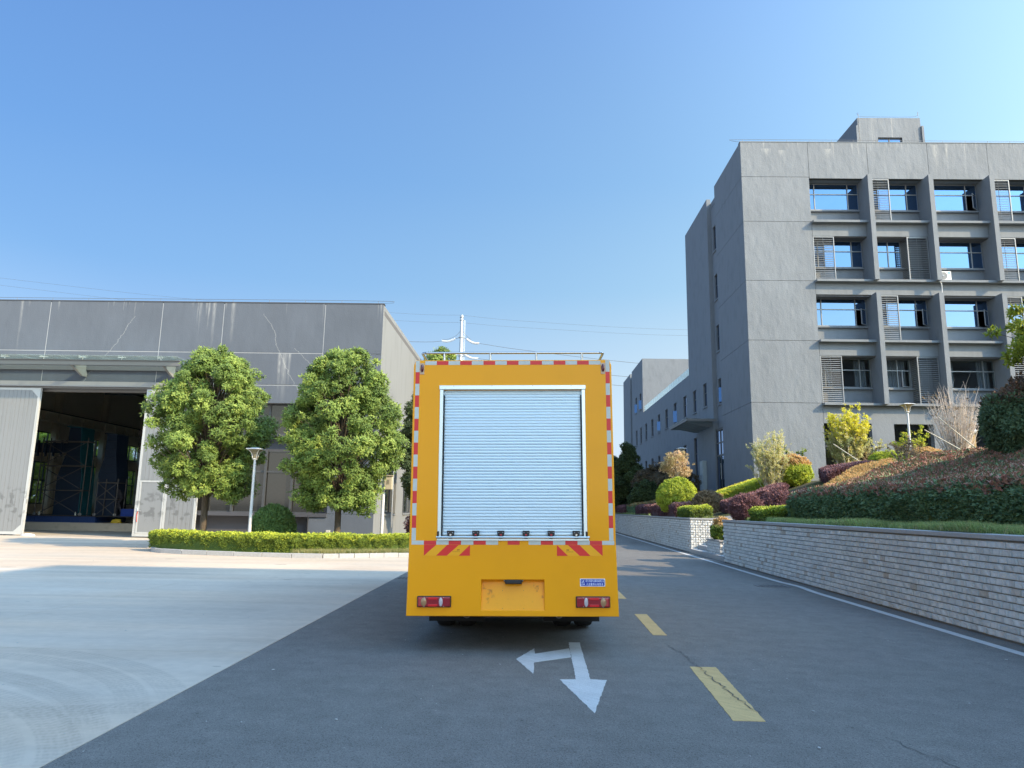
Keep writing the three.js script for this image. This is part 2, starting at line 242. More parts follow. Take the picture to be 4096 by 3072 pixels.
// painted markings
const paint = (rgb, seed, y0) => mat(rgb, 0.75, { map: colorTex(512, 512, (i, j) => { const sc = fbm((i + j) / 128, (j - i) / 8, 8, 3, 128), p = vn(i / 4 + seed, j / 4, 128), q = fbm(i / 64, j / 64, 8, 4); let v = 0.88 + 0.24 * (sc - 0.5) + 0.16 * (q - 0.5); if (p > 0.87) v *= 0.55 + 0.3 * q; return [v, v, v]; }, 1.1), bumpMap: asphaltBump, bumpScale: 0.003 });
M.whitePaint = paint([0.62, 0.63, 0.62], 3); M.yellowPaint = paint([0.68, 0.47, 0.20], 9);
function flat(pts, y, th = 0.004) { return ext(pts.map(([x, z]) => [x, -z]), th).rotateX(-Math.PI / 2).translate(0, y, 0); }
function rag(pts, k, seed) { const R = rngOf(seed), o = []; pts.forEach((p, i) => { const q = pts[(i + 1) % pts.length], n = Math.max(1, Math.round(Math.hypot(q[0] - p[0], q[1] - p[1]) / 0.05)); for (let s = 0; s < n; s++) o.push([lerp(p[0], q[0], s / n) + (s ? (R() - 0.5) * k : 0), lerp(p[1], q[1], s / n) + (s ? (R() - 0.5) * k : 0)]); }); return o; }
{
  const a = thing('road_arrow', 'white painted straight and turn arrow pointing towards the viewer behind the truck', 'road marking', [0.6, 0, -7.8]);
  part(a, 'straight_arrow', flat(rag([[0.58, -9.43], [0.72, -9.44], [0.672, -7.45], [0.835, -7.43], [0.6, -6.26], [0.37, -7.42], [0.53, -7.44]], 0.01, 1), 0), M.whitePaint);
  part(a, 'turn_arrow', flat(rag([[0.562, -9.03], [0.552, -8.52], [0.13, -8.2], [0.11, -7.64], [-0.07, -8.35], [0.14, -8.99], [0.14, -8.66]], 0.01, 2), 0), M.whitePaint);
  [['near', 1.70, 1.96, -6.13, 1.81, 2.09, -8.13, 'long cracked yellow lane dash nearest the viewer'], ['mid', 1.76, 1.95, -10.1, 1.81, 2.01, -12.06, 'yellow lane dash beside the rear corner of the truck'], ['far', 1.79, 1.97, -14.1, 1.82, 2.0, -16.1, 'yellow lane dash just peeping out behind the truck']].forEach(([, a0, a1, za, b0, b1, zb, label], k) => {
    const t = thing('lane_dash', label, 'road marking', [(a0 + a1) / 2, 0, za], 'yellow lane dashes'); part(t, 'paint', flat(rag([[a0, za], [a1, za], [b1, zb], [b0, zb]], 0.008, 20 + k), 0), M.yellowPaint);
  });
  const L = [], Rr = [], off = (z) => 0.40 + (z > -19 && z < -15 ? -0.1 * Math.exp(-((z + 17) ** 2) / 0.5) : 0);
  for (let z = 10; z >= -120; z -= 0.5) { L.push([WX(z) - off(z) - 0.07, z]); Rr.push([WX(z) - off(z) + 0.07, z]); }
  const t = thing('edge_line', 'continuous white line along the foot of the stone wall', 'road marking', [6.1, 0, -9]); part(t, 'paint', flat(L.concat(Rr.reverse()), 0), M.whitePaint);
}
function grate(x, z, w, d, label) { // cast-iron gully grate: frame, dark pit, bars
  const t = thing('drain_grate', label, 'drain', [x, 0, z]);
  part(t, 'frame', [bx(x - w, x + w, 0, 0.008, z - d, z - d + 0.03), bx(x - w, x + w, 0, 0.008, z + d - 0.03, z + d), bx(x - w, x - w + 0.03, 0, 0.008, z - d + 0.03, z + d - 0.03), bx(x + w - 0.03, x + w, 0, 0.008, z - d + 0.03, z + d - 0.03)], M.steelGrey);
  part(t, 'pit', bx(x - w + 0.03, x + w - 0.03, 0.0, 0.0035, z - d + 0.03, z + d - 0.03), M.black);
  for (let k = 0; k < 7; k++) { const xx = lerp(x - w + 0.05, x + w - 0.05, k / 6); part(t, 'bar', bx(xx - 0.018, xx + 0.018, 0.004, 0.0075, z - d + 0.03, z + d - 0.03), M.steelGrey); }
}
grate(-2.72, -17.35, 0.3, 0.24, 'iron drain grate where yard meets asphalt left of the truck');
grate(5.72, -17.0, 0.36, 0.22, 'iron drain grate in the road by the white edge line');

// ------------------------------------------------------------------ planted island before the hall
const islandCurve = new THREE.CatmullRomCurve3([[-13.35, -29.2], [-13.42, -27.2], [-13.2, -25.7], [-12.55, -24.75], [-11.5, -24.15], [-9.5, -23.62], [-7.6, -23.35], [-6.4, -23.35], [-5.2, -23.95], [-3.9, -24.6], [-2.4, -25.1], [-1.2, -26.2], [-0.9, -28.5], [-0.9, -34]].map(([x, z]) => V(x, 0, z)), false, 'catmullrom', 0.5);
{
  const k = thing('planting_kerb', 'pale granite kerb stones edging the planted island by the hall', 'kerb', [-8, 0, -24]);
  const R = rngOf(44), L = islandCurve.getLength(); let s = 0, n = 0;
  while (s < L - 0.3) {
    const curve = s < 5 ? 0.42 : s > 11 ? 0.5 : 1.0, e = Math.min(L, s + curve), a = islandCurve.getPointAt(s / L), b = islandCurve.getPointAt(e / L), d = b.clone().sub(a), len = d.length() - 0.012;
    const g = rb(-len / 2, len / 2, 0, 0.145 + (R() - 0.5) * 0.008, -0.06, 0.06, 0.012, 1).rotateY(-Math.atan2(d.z, d.x)).translate((a.x + b.x) / 2, 0, (a.z + b.z) / 2);
    part(k, 'kerb_stone', g, M.stone); s = e; n++;
  }
  const pts = islandCurve.getPoints(60).map((p) => [p.x, p.z]); pts.push([-0.95, -35.2], [-13.3, -35.2]);
  struct('planting_bed', flat(pts, 0.0, 0.1), M.soil);
}

// ------------------------------------------------------------------ slope above the retaining wall
{
  const ss = [0.06, 0.3, 0.6, 1, 1.5, 2.1, 2.75, 3.4, 4.1, 5, 6, 7.5, 9, 11, 13, 16, 20, 26, 34, 60], zs = []; for (let z = 14; z > ZA; z -= 0.8) zs.push(z); zs.push(ZA); for (let z = ZA - 0.8; z > ZB; z -= 0.8) zs.push(z); zs.push(ZB); for (let z = ZB - 1; z > -140; z -= 1) zs.push(z);
  const pos = [], idx = []; for (const z of zs) for (const s of ss) { const x = WX(z) + s; pos.push(x, terrain(x, z), z); }
  const n = ss.length; for (let j = 0; j < zs.length - 1; j++) for (let i = 0; i < n - 1; i++) { if (zs[j] <= ZA && zs[j + 1] >= ZB && ss[i + 1] <= 2.76) continue; const a = j * n + i, b = a + n; idx.push(a, a + 1, b, b, a + 1, b + 1); }
  const g = new THREE.BufferGeometry(); g.setAttribute('position', new THREE.Float32BufferAttribute(pos, 3)); g.setIndex(idx); g.computeVertexNormals();
  struct('planted_slope', g, M.soil);
}
// ------------------------------------------------------------------ retaining wall of split-face blocks
{
  const R = rngOf(8), BL = 0.203, BH = 0.1, ROWS = 13, y00 = 0.02;
  const variants = []; // split faces: an uneven front with a recessed rim
  for (let v = 0; v < 9; v++) {
    const nx = 5, ny = 3, P = [], I = [], gu = [0, 0.06, 0.34, 0.66, 0.94, 1], gv = [0, 0.13, 0.87, 1], w = BL - 0.016, h = BH - 0.011, ridge = R() * 3;
    for (let j = 0; j <= ny; j++) for (let i = 0; i <= nx; i++) { const edge = i === 0 || j === 0 || i === nx || j === ny; P.push(edge ? 0.0 : 0.012 + R() * 0.02 + 0.008 * Math.sin(i * 1.7 + ridge), (gv[j] - 0.5) * h + (edge ? 0 : (R() - 0.5) * 0.008), (gu[i] - 0.5) * w + (edge ? 0 : (R() - 0.5) * 0.012)); }
    for (let j = 0; j < ny; j++) for (let i = 0; i < nx; i++) { const a = j * (nx + 1) + i, b = a + nx + 1; if (R() < 0.5) I.push(a, a + 1, b, b, a + 1, b + 1); else I.push(a, a + 1, b + 1, a, b + 1, b); }
    let g = new THREE.BufferGeometry(); g.setAttribute('position', new THREE.Float32BufferAttribute(P, 3)); g.setIndex(I); g = g.toNonIndexed(); g.scale(-1, 1, 1);
    const q = g.attributes.position, fl = []; for (let k = 0; k < q.count; k += 3) fl.push(k, k + 2, k + 1); const np = new Float32Array(q.count * 3); fl.forEach((s2, d2) => { np[d2 * 3] = q.getX(s2); np[d2 * 3 + 1] = q.getY(s2); np[d2 * 3 + 2] = q.getZ(s2); });
    g = new THREE.BufferGeometry(); g.setAttribute('position', new THREE.BufferAttribute(np, 3)); g.computeVertexNormals();
    const rim = bx(0, 0.03, -h / 2, h / 2, -w / 2, w / 2); variants.push(uvm(join([g, clean(rim)])));
  }
  const tint = (k) => mat([0.74 * k, 0.75 * k, 0.72 * k], 0.9, { map: M.stone.map, bumpMap: bumpFine, bumpScale: 0.004 });
  const tones = [0.88, 0.93, 0.98, 1.02, 1.06].map(tint); tones.push(mat([0.52, 0.47, 0.40], 0.92, { map: M.stone.map }), mat([0.6, 0.55, 0.48], 0.92, { map: M.stone.map }));
  M.mortar = mat([0.22, 0.22, 0.21], 0.95);
  const wallOf = (name, label, za, zb, individual) => {
    const t = thing(name, label, 'wall', [WX((za + zb) / 2), 0, (za + zb) / 2]);
    const ang = Math.atan2(WX(zb) - WX(za), za - zb), core = ext([[-za, 0], [-zb, 0], [-zb, 1.34], [-za, 1.34]], 0.28).rotateY(Math.PI / 2);
    core.applyMatrix4(new THREE.Matrix4().makeShear(0, 0, 0, 0, 0, 0)); const cp = core.attributes.position; for (let i = 0; i < cp.count; i++) cp.setX(i, cp.getX(i) + WX(cp.getZ(i)) + 0.012);
    part(t, 'wall_core', core, M.mortar);
    const rest = tones.map(() => []); let made = 0; const cells = [];
    for (let r = 0; r < ROWS; r++) for (let z = za - (r % 2 ? BL / 2 : 0) - BL / 2 - 0.005; z > zb + BL / 2; z -= BL) cells.push([r, z]);
    cells.sort((p, q) => Math.abs(p[1] + 9.2) - Math.abs(q[1] + 9.2));
    for (const [r, z] of cells) {
      const g = variants[R() * 9 | 0], k = R() < 0.04 ? 5 + (R() * 2 | 0) : R() * 5 | 0, y = y00 + (r + 0.5) * BH + 0.0, x = WX(z) + (R() - 0.5) * 0.006;
      if (individual && made < 300 && z < -9.1) { const m = new THREE.Mesh(g, tones[k]); m.name = 'block'; m.castShadow = m.receiveShadow = true; m.position.set(x - t.position.x, y, z - t.position.z); m.rotation.set(R() < 0.5 ? 0 : Math.PI, ang * 0 , 0); t.add(m); made++; }
      else { const c = g.clone(); if (R() < 0.5) c.rotateX(Math.PI); rest[k].push(c.translate(x, y, z)); }
    }
    rest.forEach((l, k) => { if (l.length) part(t, 'blockwork', l, tones[k], { kind: 'stuff' }); });
    for (let z = za; z > zb + 0.05; z -= 1.0) { const e = Math.max(zb, z - 1.0), x = WX((z + e) / 2); part(t, 'cap_stone', rb(x - 0.035, x + 0.34, 1.342, 1.41, e + 0.004, z - 0.004, 0.008, 1), M.stone); }
    return t;
  };
  wallOf('retaining_wall', 'long grey split-stone retaining wall on the right in front of the steps', 13, ZA, true);
  wallOf('retaining_wall', 'far stretch of split-stone retaining wall beyond the steps, running behind the truck', ZB, -110, false);
  // return walls of the stair opening: the far one faces the sun
  const ret = (label, Z, dir) => {
    const t = thing('return_wall', label, 'wall', [8, 0, Z]), x0 = WX(Z), x1 = x0 + 2.75; part(t, 'wall_core', bx(x0 + 0.29, x1, 0, 1.34, Z - 0.012 * dir, Z - 0.28 * dir), M.mortar);
    if (dir > 0) { for (let r = 0; r < ROWS; r++) for (let x = x0 + 0.01 + (r % 2 ? BL * 0.25 : BL / 2); x < x1 - BL / 2; x += x < x0 + BL * 0.3 ? BL * 0.75 : BL) { const m = new THREE.Mesh(variants[R() * 9 | 0], tones[R() * 5 | 0]); m.name = 'block'; m.castShadow = m.receiveShadow = true; m.position.set(x - 8, y00 + (r + 0.5) * BH, 0); m.rotation.y = Math.PI / 2; if (x < x0 + BL * 0.3) m.scale.z = 0.5; t.add(m); } part(t, 'wall_end', bx(x0 + 0.0, x0 + 0.3, 0, 1.34, Z - 0.012, Z - 0.28), M.stone); }
    for (let x = x0 + (dir > 0 ? 0.0 : 0.35); x < x1; x += 0.9) part(t, 'cap_stone', rb(x, Math.min(x1, x + 0.9) - 0.006, 1.344, 1.412, Z + 0.035 * dir, Z - 0.3 * dir, 0.008, 1), M.stone);
  };
  ret('sunlit split-stone return wall at the far side of the steps', ZB, 1);
  ret('shaded return wall closing the near side of the steps', ZA, -1);
  const st = thing('stone_steps', 'granite steps rising through the gap in the retaining wall', 'steps', [7.4, 0, -27.5]);
  for (let k = 0; k < 8; k++) { const x0 = WX(-27.4) + 0.02 + k * 0.34, h = 0.165 * (k + 1); for (let z = ZA - 0.29, n = 0; z > ZB + 0.06; z -= 1.25, n++) part(st, 'step_slab', rb(x0, x0 + 0.345, k ? h - 0.165 : 0, h, Math.max(ZB + 0.015, z - 1.246), z, 0.006, 1), M.stone); if (k) part(st, 'step_fill', bx(x0 + 0.004, x0 + 0.34, 0, h - 0.167, ZB + 0.02, ZA - 0.3), M.mortar); }
  const pl = thing('stone_planter', 'square stone-block planter standing on the steps', 'planter', [7.35, 0, -26.4]);
  const px0 = 7.0, px1 = 7.8, pz0 = -28.0, pz1 = -26.15;
  part(pl, 'core', bx(px0 + 0.02, px1, 0.1, 0.62, pz0, pz1 - 0.02), M.stone);
  for (let r = 0; r < 5; r++) { for (let z = pz1 - (r % 2 ? BL / 2 : BL); z > pz0 + 0.05; z -= BL) { const m = new THREE.Mesh(variants[R() * 9 | 0], tones[R() * 5 | 0]); m.name = 'block'; m.position.set(px0 + 0.018 - 7.35, 0.12 + (r + 0.5) * BH, z + 26.4); pl.add(m); } for (let x = px0 + (r % 2 ? BL / 2 : BL); x < px1 - 0.05; x += BL) { const m = new THREE.Mesh(variants[R() * 9 | 0], tones[R() * 5 | 0]); m.name = 'block'; m.position.set(x - 7.35, 0.12 + (r + 0.5) * BH, pz1 - 0.018 + 26.4); m.rotation.y = Math.PI / 2; pl.add(m); } }
  part(pl, 'coping', [bx(px0 - 0.02, px0 + 0.1, 0.622, 0.672, pz0, pz1 + 0.02), bx(px0 + 0.1, px1, 0.622, 0.672, pz1 - 0.1, pz1 + 0.02), bx(px0 + 0.1, px1, 0.622, 0.672, pz0, pz0 + 0.1)], M.stone);
  part(pl, 'soil', bx(px0 + 0.1, px1, 0.5, 0.63, pz0 + 0.1, pz1 - 0.1), M.soil);
}
// ------------------------------------------------------------------ the yellow truck, seen from behind (its own axes: rear face at z = 0, nose towards -z)
{
  const truck = thing('box_truck', 'yellow box truck with a silver roller door, seen square from behind', 'truck', [-0.12, 0, -8.6]);
  truck.rotation.z = 0.015;
  const P = (parent, name, g, m, o = {}) => part(parent, name, g, m, { local: true, ...o });
  const paintMap = colorTex(512, 512, (i, j) => { const v = 0.94 + 0.1 * fbm(i / 64, j / 64, 8, 4) + 0.02 * (HASH[(i * 57 + j * 3001) & 65535] - 0.5); return [v, v, v]; }, 2.6);
  const yellow = mat([1.0, 0.40, 0.0], 0.5, { map: paintMap, clearcoat: 0.35, clearcoatRoughness: 0.1, specularIntensity: 0.5 });
  const alu = mat([0.60, 0.75, 0.86], 0.5, { metalness: 0.75 });
  const aluPlain = mat([0.66, 0.78, 0.84], 0.36, { metalness: 0.85 });
  const steel = mat([0.62, 0.63, 0.64], 0.2, { metalness: 1 });
  const tapeW = mat([0.62, 0.64, 0.60], 0.45, { bumpMap: bumpFine, bumpScale: 0.0004, map: colorTex(256, 256, (i, j) => { const v = 0.9 + 0.14 * fbm(i / 20, j / 20, 13, 4); return [v, v, v * 0.98]; }, 0.5) });
  const tapeR = mat([0.78, 0.03, 0.035], 0.4, { map: tapeW.map });
  // rear panel with door opening and number-plate pocket
  const face = ext([[-1.232, 0.43], [1.232, 0.43], [1.215, 1.3], [1.212, 3.4], [1.19, 3.46], [-1.19, 3.46], [-1.212, 3.4], [-1.215, 1.3]], 0.05, { bevel: 0.008, holes: [rect(-0.862, 0.862, 1.318, 3.1).reverse(), rect(-0.37, 0.382, 0.487, 0.842).reverse()] }).translate(0, 0, -0.058);
  P(truck, 'rear_panel', face, yellow);
  const body = P(truck, 'box_body', [bx(-1.2, 1.2, 0.56, 3.45, -6.3, -0.3), bx(-1.2, 1.2, 3.16, 3.45, -0.3, -0.06), bx(-1.2, -0.9, 0.56, 3.16, -0.3, -0.06), bx(0.9, 1.2, 0.56, 3.16, -0.3, -0.06), bx(-0.9, 0.9, 0.9, 1.28, -0.3, -0.06), bx(-0.9, -0.42, 0.56, 0.9, -0.3, -0.06), bx(0.42, 0.9, 0.56, 0.9, -0.3, -0.06)], yellow);
  P(truck, 'side_skirt', [bx(-1.222, -1.19, 0.44, 1.2, -6.2, -0.062), bx(1.19, 1.222, 0.44, 1.2, -6.2, -0.062)], yellow);
  for (const s of [-1, 1]) for (let k = 0; k < 22; k++) P(truck, 'reflective_tape', bx(s * 1.2, s * 1.2035 + s * 0.02 * 0, 1.23, 1.28, -0.2 - k * 0.28, -0.06 - k * 0.28), k % 2 ? tapeR : tapeW);
  // tilted pocket for the plate with drilled holes, its lamp above
  const pocket = ext([[0, 0.478], [0.02, 0.478], [-0.075, 0.85], [-0.095, 0.85]], 0.752).rotateY(Math.PI / 2); // profile in (z, y), swept along x
  { const p = pocket.attributes.position; for (let i = 0; i < p.count; i++) { const x = p.getX(i), z = p.getZ(i); p.setX(i, x - 0.37); p.setZ(i, -z - 0.03); } const ix = []; for (let i = 0; i < p.count; i += 3) ix.push(i, i + 2, i + 1); pocket.setIndex(ix); }
  pocket.computeVertexNormals();
  const pocketMap = colorTex(512, 256, (i, j) => { const x = i / 512, y = j / 256, n = fbm(i / 14, j / 22, 36, 4), d = fbm(i / 40 + 5, j / 40, 12, 3); let v = 0.96 + 0.08 * n; const st = clamp((d - 0.57) * 5) * clamp((n - 0.42) * 4) * (Math.abs(x - 0.55) < 0.22 ? 1 : 0.25); return [v * (1 - 0.45 * st), v * (1 - 0.55 * st), v * (1 - 0.6 * st)]; }, 0.752, 0.36);
  const pk = P(truck, 'plate_pocket', pocket, mat([1.0, 0.40, 0.0], 0.5, { map: pocketMap, clearcoat: 0.35, clearcoatRoughness: 0.1, specularIntensity: 0.5 }));
  for (const [x, y] of [[-0.115, 0.705], [0.135, 0.705], [-0.115, 0.51], [0.135, 0.51]]) P(pk, 'screw_hole', new THREE.CylinderGeometry(0.0035, 0.0035, 0.006, 8).rotateX(Math.PI / 2).translate(x, y, -0.012 - (y - 0.478) * 0.255), M.black);
  const pl = P(truck, 'plate_lamp', rb(-0.085, 0.115, 0.787, 0.836, -0.06, 0.012, 0.014), M.black);
  P(pl, 'mounting_flange', rb(-0.1, 0.13, 0.812, 0.834, -0.062, -0.03, 0.006), M.black); for (const s of [-0.094, 0.124]) P(pl, 'screw', new THREE.SphereGeometry(0.006, 8, 6).translate(s, 0.823, -0.028), M.white);
  // roller door
  const door = P(truck, 'roller_door', bx(-0.862, 0.862, 1.3, 3.12, -0.2, -0.14), M.black);
  const prof = [[-0.07, 0], [-0.0465, 0.0], [-0.0428, 0.0028], [-0.041, 0.018], [-0.0428, 0.0334], [-0.0465, 0.0361], [-0.07, 0.0361]];
  const slat = ext(prof.map(([z, y]) => [z, y]), 1.69).rotateY(Math.PI / 2); { const p = slat.attributes.position, ix = []; for (let i = 0; i < p.count; i++) { p.setX(i, p.getX(i) - 0.845); p.setZ(i, -p.getZ(i)); } for (let i = 0; i < p.count; i += 3) ix.push(i, i + 2, i + 1); slat.setIndex(ix); }
  const slatG = uvm(clean(slat)); slatG.computeVertexNormals();
  for (let k = 0; k < 49; k++) { const m = new THREE.Mesh(slatG, alu); m.name = 'slat'; m.castShadow = m.receiveShadow = true; m.position.set(0, 1.34 + k * 0.03615, -0.0 - 0.0015 * ((k * 37) % 3)); door.add(m); }
  P(truck, 'door_header', rb(-0.897, 0.897, 3.098, 3.15, -0.06, 0.016, 0.004), aluPlain);
  for (const s of [-1, 1]) { P(truck, 'door_rail', rb(s < 0 ? -0.889 : 0.846, s < 0 ? -0.846 : 0.889, 1.308, 3.096, -0.06, 0.012, 0.004), aluPlain); P(truck, 'door_gasket', bx(s * 0.8455, s * 0.832, 1.34, 3.03, -0.05, -0.004), M.rubber); P(truck, 'rail_stop', rb(s * 0.88 - 0.011, s * 0.88 + 0.011, 1.325, 1.392, 0.012, 0.035, 0.003), M.black); for (const xx of [0.25, 0.72]) P(truck, 'rivet', new THREE.SphereGeometry(0.004, 6, 5).translate(s * xx, 3.14, 0.016), M.black); }
  P(truck, 'door_sill', rb(-0.892, 0.905, 1.284, 1.307, -0.05, 0.018, 0.003), aluPlain);
  P(truck, 'handle_bar', [rod(V(-0.9, 1.325, 0.026), V(0.912, 1.325, 0.026), 0.013, 0.013, 12)], aluPlain);
  [-0.73, -0.431, -0.135, 0.163, 0.46, 0.756].forEach((x, k) => {
    const l = P(truck, 'door_latch', [ext([[-0.039, 0.083], [0.039, 0.083], [0.036, 0.04], [0.022, 0.022], [0.018, 0], [-0.018, 0], [-0.022, 0.022], [-0.036, 0.04]], 0.014, { bevel: 0.004 }).translate(x, 1.313, 0.018), rb(x - 0.04, x + 0.04, 1.386, 1.4, -0.03, 0.03, 0.004)], M.black);
    for (const s of [-1, 1]) P(l, 'screw', new THREE.SphereGeometry(0.0055, 8, 6).translate(x + s * 0.024, 1.377, 0.036), steel);
    if (k === 0 || k === 5) P(l, 'key_lock', new THREE.CylinderGeometry(0.012, 0.012, 0.008, 14).rotateX(Math.PI / 2).translate(x, 1.352, 0.039), steel); else P(l, 'release_button', rb(x - 0.012, x + 0.012, 1.345, 1.358, 0.034, 0.043, 0.003), tapeR);
  });
  // reflective tape round the rear
  const tp = (x0, x1, y0, y1, red) => P(truck, 'reflective_tape', bx(x0 + 0.0006, x1 - 0.0006, y0 + 0.0006, y1 - 0.0006, 0.0005, 0.0022), red ? tapeR : tapeW);
  const seg = (3.463 - 1.286) / 15; for (const s of [-1, 1]) for (let k = 0; k < 15; k++) tp(s < 0 ? -1.196 : 1.145, s < 0 ? -1.145 : 1.196, 3.463 - seg * (k + 1), 3.463 - seg * k, k % 2);
  for (let k = 0; k < 15; k++) tp(-1.08 + k * 0.1445, -1.08 + (k + 1) * 0.1445, 3.408, 3.457, k % 2);
  for (let k = 0; k < 7; k++) { tp(-1.195 + k * 0.147, -1.195 + (k + 1) * 0.147, 1.236, 1.284, k % 2); tp(0.193 + k * 0.1445, 0.193 + (k + 1) * 0.1445, 1.236, 1.284, k % 2); }
  tp(-0.056, 0.088, 1.236, 1.284, true);
  // warning boards: diagonal red and yellow print
  const board = (flip) => {
    const c = document.createElement('canvas'); c.width = 512; c.height = 118; const x = c.getContext('2d'); x.fillStyle = 'rgb(232,42,38)'; x.fillRect(0, 0, 512, 118); x.fillStyle = 'rgb(255,176,0)';
    for (const [a, b] of [[0.005, 0.265], [0.5, 0.76]]) { x.beginPath(); const q = (t) => (flip ? 1 - t : t) * 512; x.moveTo(q(a), 118); x.lineTo(q(b), 118); x.lineTo(q(b + 0.24), 0); x.lineTo(q(a + 0.26), 0); x.fill(); }
    x.fillStyle = 'rgb(120,50,10)'; x.font = 'bold 22px sans-serif'; const tx = flip ? 0.205 : 0.715; x.fillText('3M', tx * 512, 62); x.font = '11px sans-serif'; for (let k = 0; k < 7; k++) { x.fillRect(((flip ? 0.2 : 0.62) * 512) + k * 12, 72, 8, 1.5); x.fillRect(((flip ? 0.2 : 0.62) * 512) + k * 12 + 3, 70, 1.5, 9); x.fillRect(((flip ? 0.2 : 0.62) * 512) + k * 12, 77, 8, 1.2); }
    const t = new THREE.CanvasTexture(c); t.colorSpace = THREE.SRGBColorSpace; return mat([1, 1, 1], 0.4, { map: t });
  };
  const plane = (x0, x1, y0, y1, z) => new THREE.PlaneGeometry(x1 - x0, y1 - y0).translate((x0 + x1) / 2, (y0 + y1) / 2, z);
  for (const [x0, x1, f] of [[-1.045, -0.5, false], [0.527, 1.064, true]]) { const b = P(truck, 'warning_board', bx(x0, x1, 1.11, 1.2345, 0.0004, 0.0028), tapeR); P(b, 'stripe_print', plane(x0, x1, 1.11, 1.2345, 0.0034), board(f), { uv: true }); }
  // maker's badge: strokes of the two lines of characters drawn one by one
  {
    const c = document.createElement('canvas'); c.width = 1024; c.height = 310; const x = c.getContext('2d'); x.fillStyle = 'rgb(232,238,245)'; x.fillRect(0, 0, 1024, 310); x.fillStyle = 'rgb(12,50,160)';
    x.beginPath(); x.moveTo(50, 22); x.lineTo(974, 22); x.lineTo(1000, 60); x.lineTo(1000, 250); x.lineTo(974, 288); x.lineTo(50, 288); x.lineTo(24, 250); x.lineTo(24, 60); x.fill(); x.strokeStyle = x.fillStyle = 'rgb(236,242,255)'; x.lineCap = 'round';
    x.lineWidth = 12; x.beginPath(); x.arc(112, 90, 40, -0.6, 3.9, false); x.stroke(); x.beginPath(); x.moveTo(110, 110); x.lineTo(165, 60); x.lineTo(150, 100); x.lineTo(165, 104); x.stroke();
    const glyphs = { // strokes on a 10 x 10 grid
      a: '1,2 4,1|1,4 5,4|3,1 3,9|3,4 1,7|3,4 5,6|6,1 9,1 9,4 6,4 6,1|6,6 9,6|7.5,6 7.5,9|5,9 10,9', b: '2,3 8,3 8,9 6,8|5,1 5,4 2,9', c: '3,2 8,2|2,4 9,4|5,1 3.5,7 8,7 6,9', d: '2,1 9,1 9,9|2,1 2,6 1,9|2,4 9,4|2,6.5 9,6.5|5.5,1 5.5,9', e: '1,2 2,3|1,5 2,6|1,9 3,7|4,2 9,2|4,4 9,4|5,1 4,3|4,6 8,6 9,9', f: '2,3 9,3|5,1 3,6 8,6|1,8 9.5,8|5.5,4 5.5,10', g: '1,1 4,1 4,9|1,1 1,6 0.5,9|1,4 4,4|6,1 9,1 9,3|6,1 5.5,4|5,5 9,5 6,9|6,5 10,9', h: '3,1 1,5|2,4 2,9|6,1 4,5|7,1 9.5,5|5,6 9,6 8,9|6,6 5,9', i: '1,3 9,3|5,1 1,7|3,5 8,5 8,9|3,5 3,9|3,7 8,7', j: '1,1 1,9|1,1 3,2 2,4 3,6 1,7|5,1 9,1 9,5 5,5 5,1|5,3 9,3|5,5 5,9|7,5 10,9', k: '4,1 1,5|6,1 9,5|5,5 3,9 8,8|7,7 9,9', l: '2,1 9,1 9,9|1,4 7,4|2,6 6,6 6,9 2,9 2,6', m: '1,4 9,4|5,1 5,4 1,9|5,4 9,9', n: '1,2 2,3|1,5 2,6|1,9 3,7|4,2 9,2|6,1 5,4 8,4|5,6 4,9|6.5,6 6.5,9|8,6 8,9 9,9', o: '2,1 8,1 8,3 2,3 2,1|1,4 9,4|2,5 8,5 8,7 2,7 2,5|5,5 5,9|1,9 9,9|2,8 8,8', p: '1,3 4,3|2.5,1 2.5,9|1,6 4,5|5.5,1 5,9|7.5,1 7.5,9|4.5,3 5.5,3|4.5,5 5.5,5|7.5,3 9.5,3|7.5,5 9.5,5|7.5,7 9.5,7', q: '5,1 5,9 4,8|1,4 4,4 1,8|8,3 6,5|5.5,4 9,9', r: '1,3 4,3|2.5,1 2.5,9|1,6 4,5|7,1 4.5,4|7,1 9.5,4|5,5 8,5 8,7 6,7|5,5 5,9 9,9 9,8', s: '1,1 4,1 3.5,9|1,1 1,9|6.5,1 4.5,4|6.5,1 9.5,4|5.5,5 8,5|5.5,6 6,8|8.5,6 8,8|5,9 9.5,9' };
    const row = (s, x0, x1, y0, h, lw) => [...s].forEach((g, k) => { const w = (x1 - x0) / s.length, ox = x0 + k * w; x.lineWidth = lw; for (const st of glyphs[g].split('|')) { x.beginPath(); st.split(' ').forEach((pt, n) => { const [a, b] = pt.split(',').map(Number); n ? x.lineTo(ox + a / 10 * w * 0.95, y0 + b / 10 * h) : x.moveTo(ox + a / 10 * w * 0.95, y0 + b / 10 * h); }); x.stroke(); } });
    row('abcdefghijkl', 228, 985, 38, 108, 8); row('mnopqrsf', 250, 960, 165, 108, 9); row('ab', 48, 200, 140, 44, 6); row('kli', 40, 205, 196, 60, 7);
    const t = new THREE.CanvasTexture(c); t.colorSpace = THREE.SRGBColorSpace;
    const b = P(truck, 'maker_badge', rb(0.792, 1.086, 0.762, 0.851, 0, 0.006, 0.0025), M.white); P(b, 'badge_print', plane(0.793, 1.085, 0.763, 0.85, 0.0068), mat([1, 1, 1], 0.35, { map: t }), { uv: true });
  }
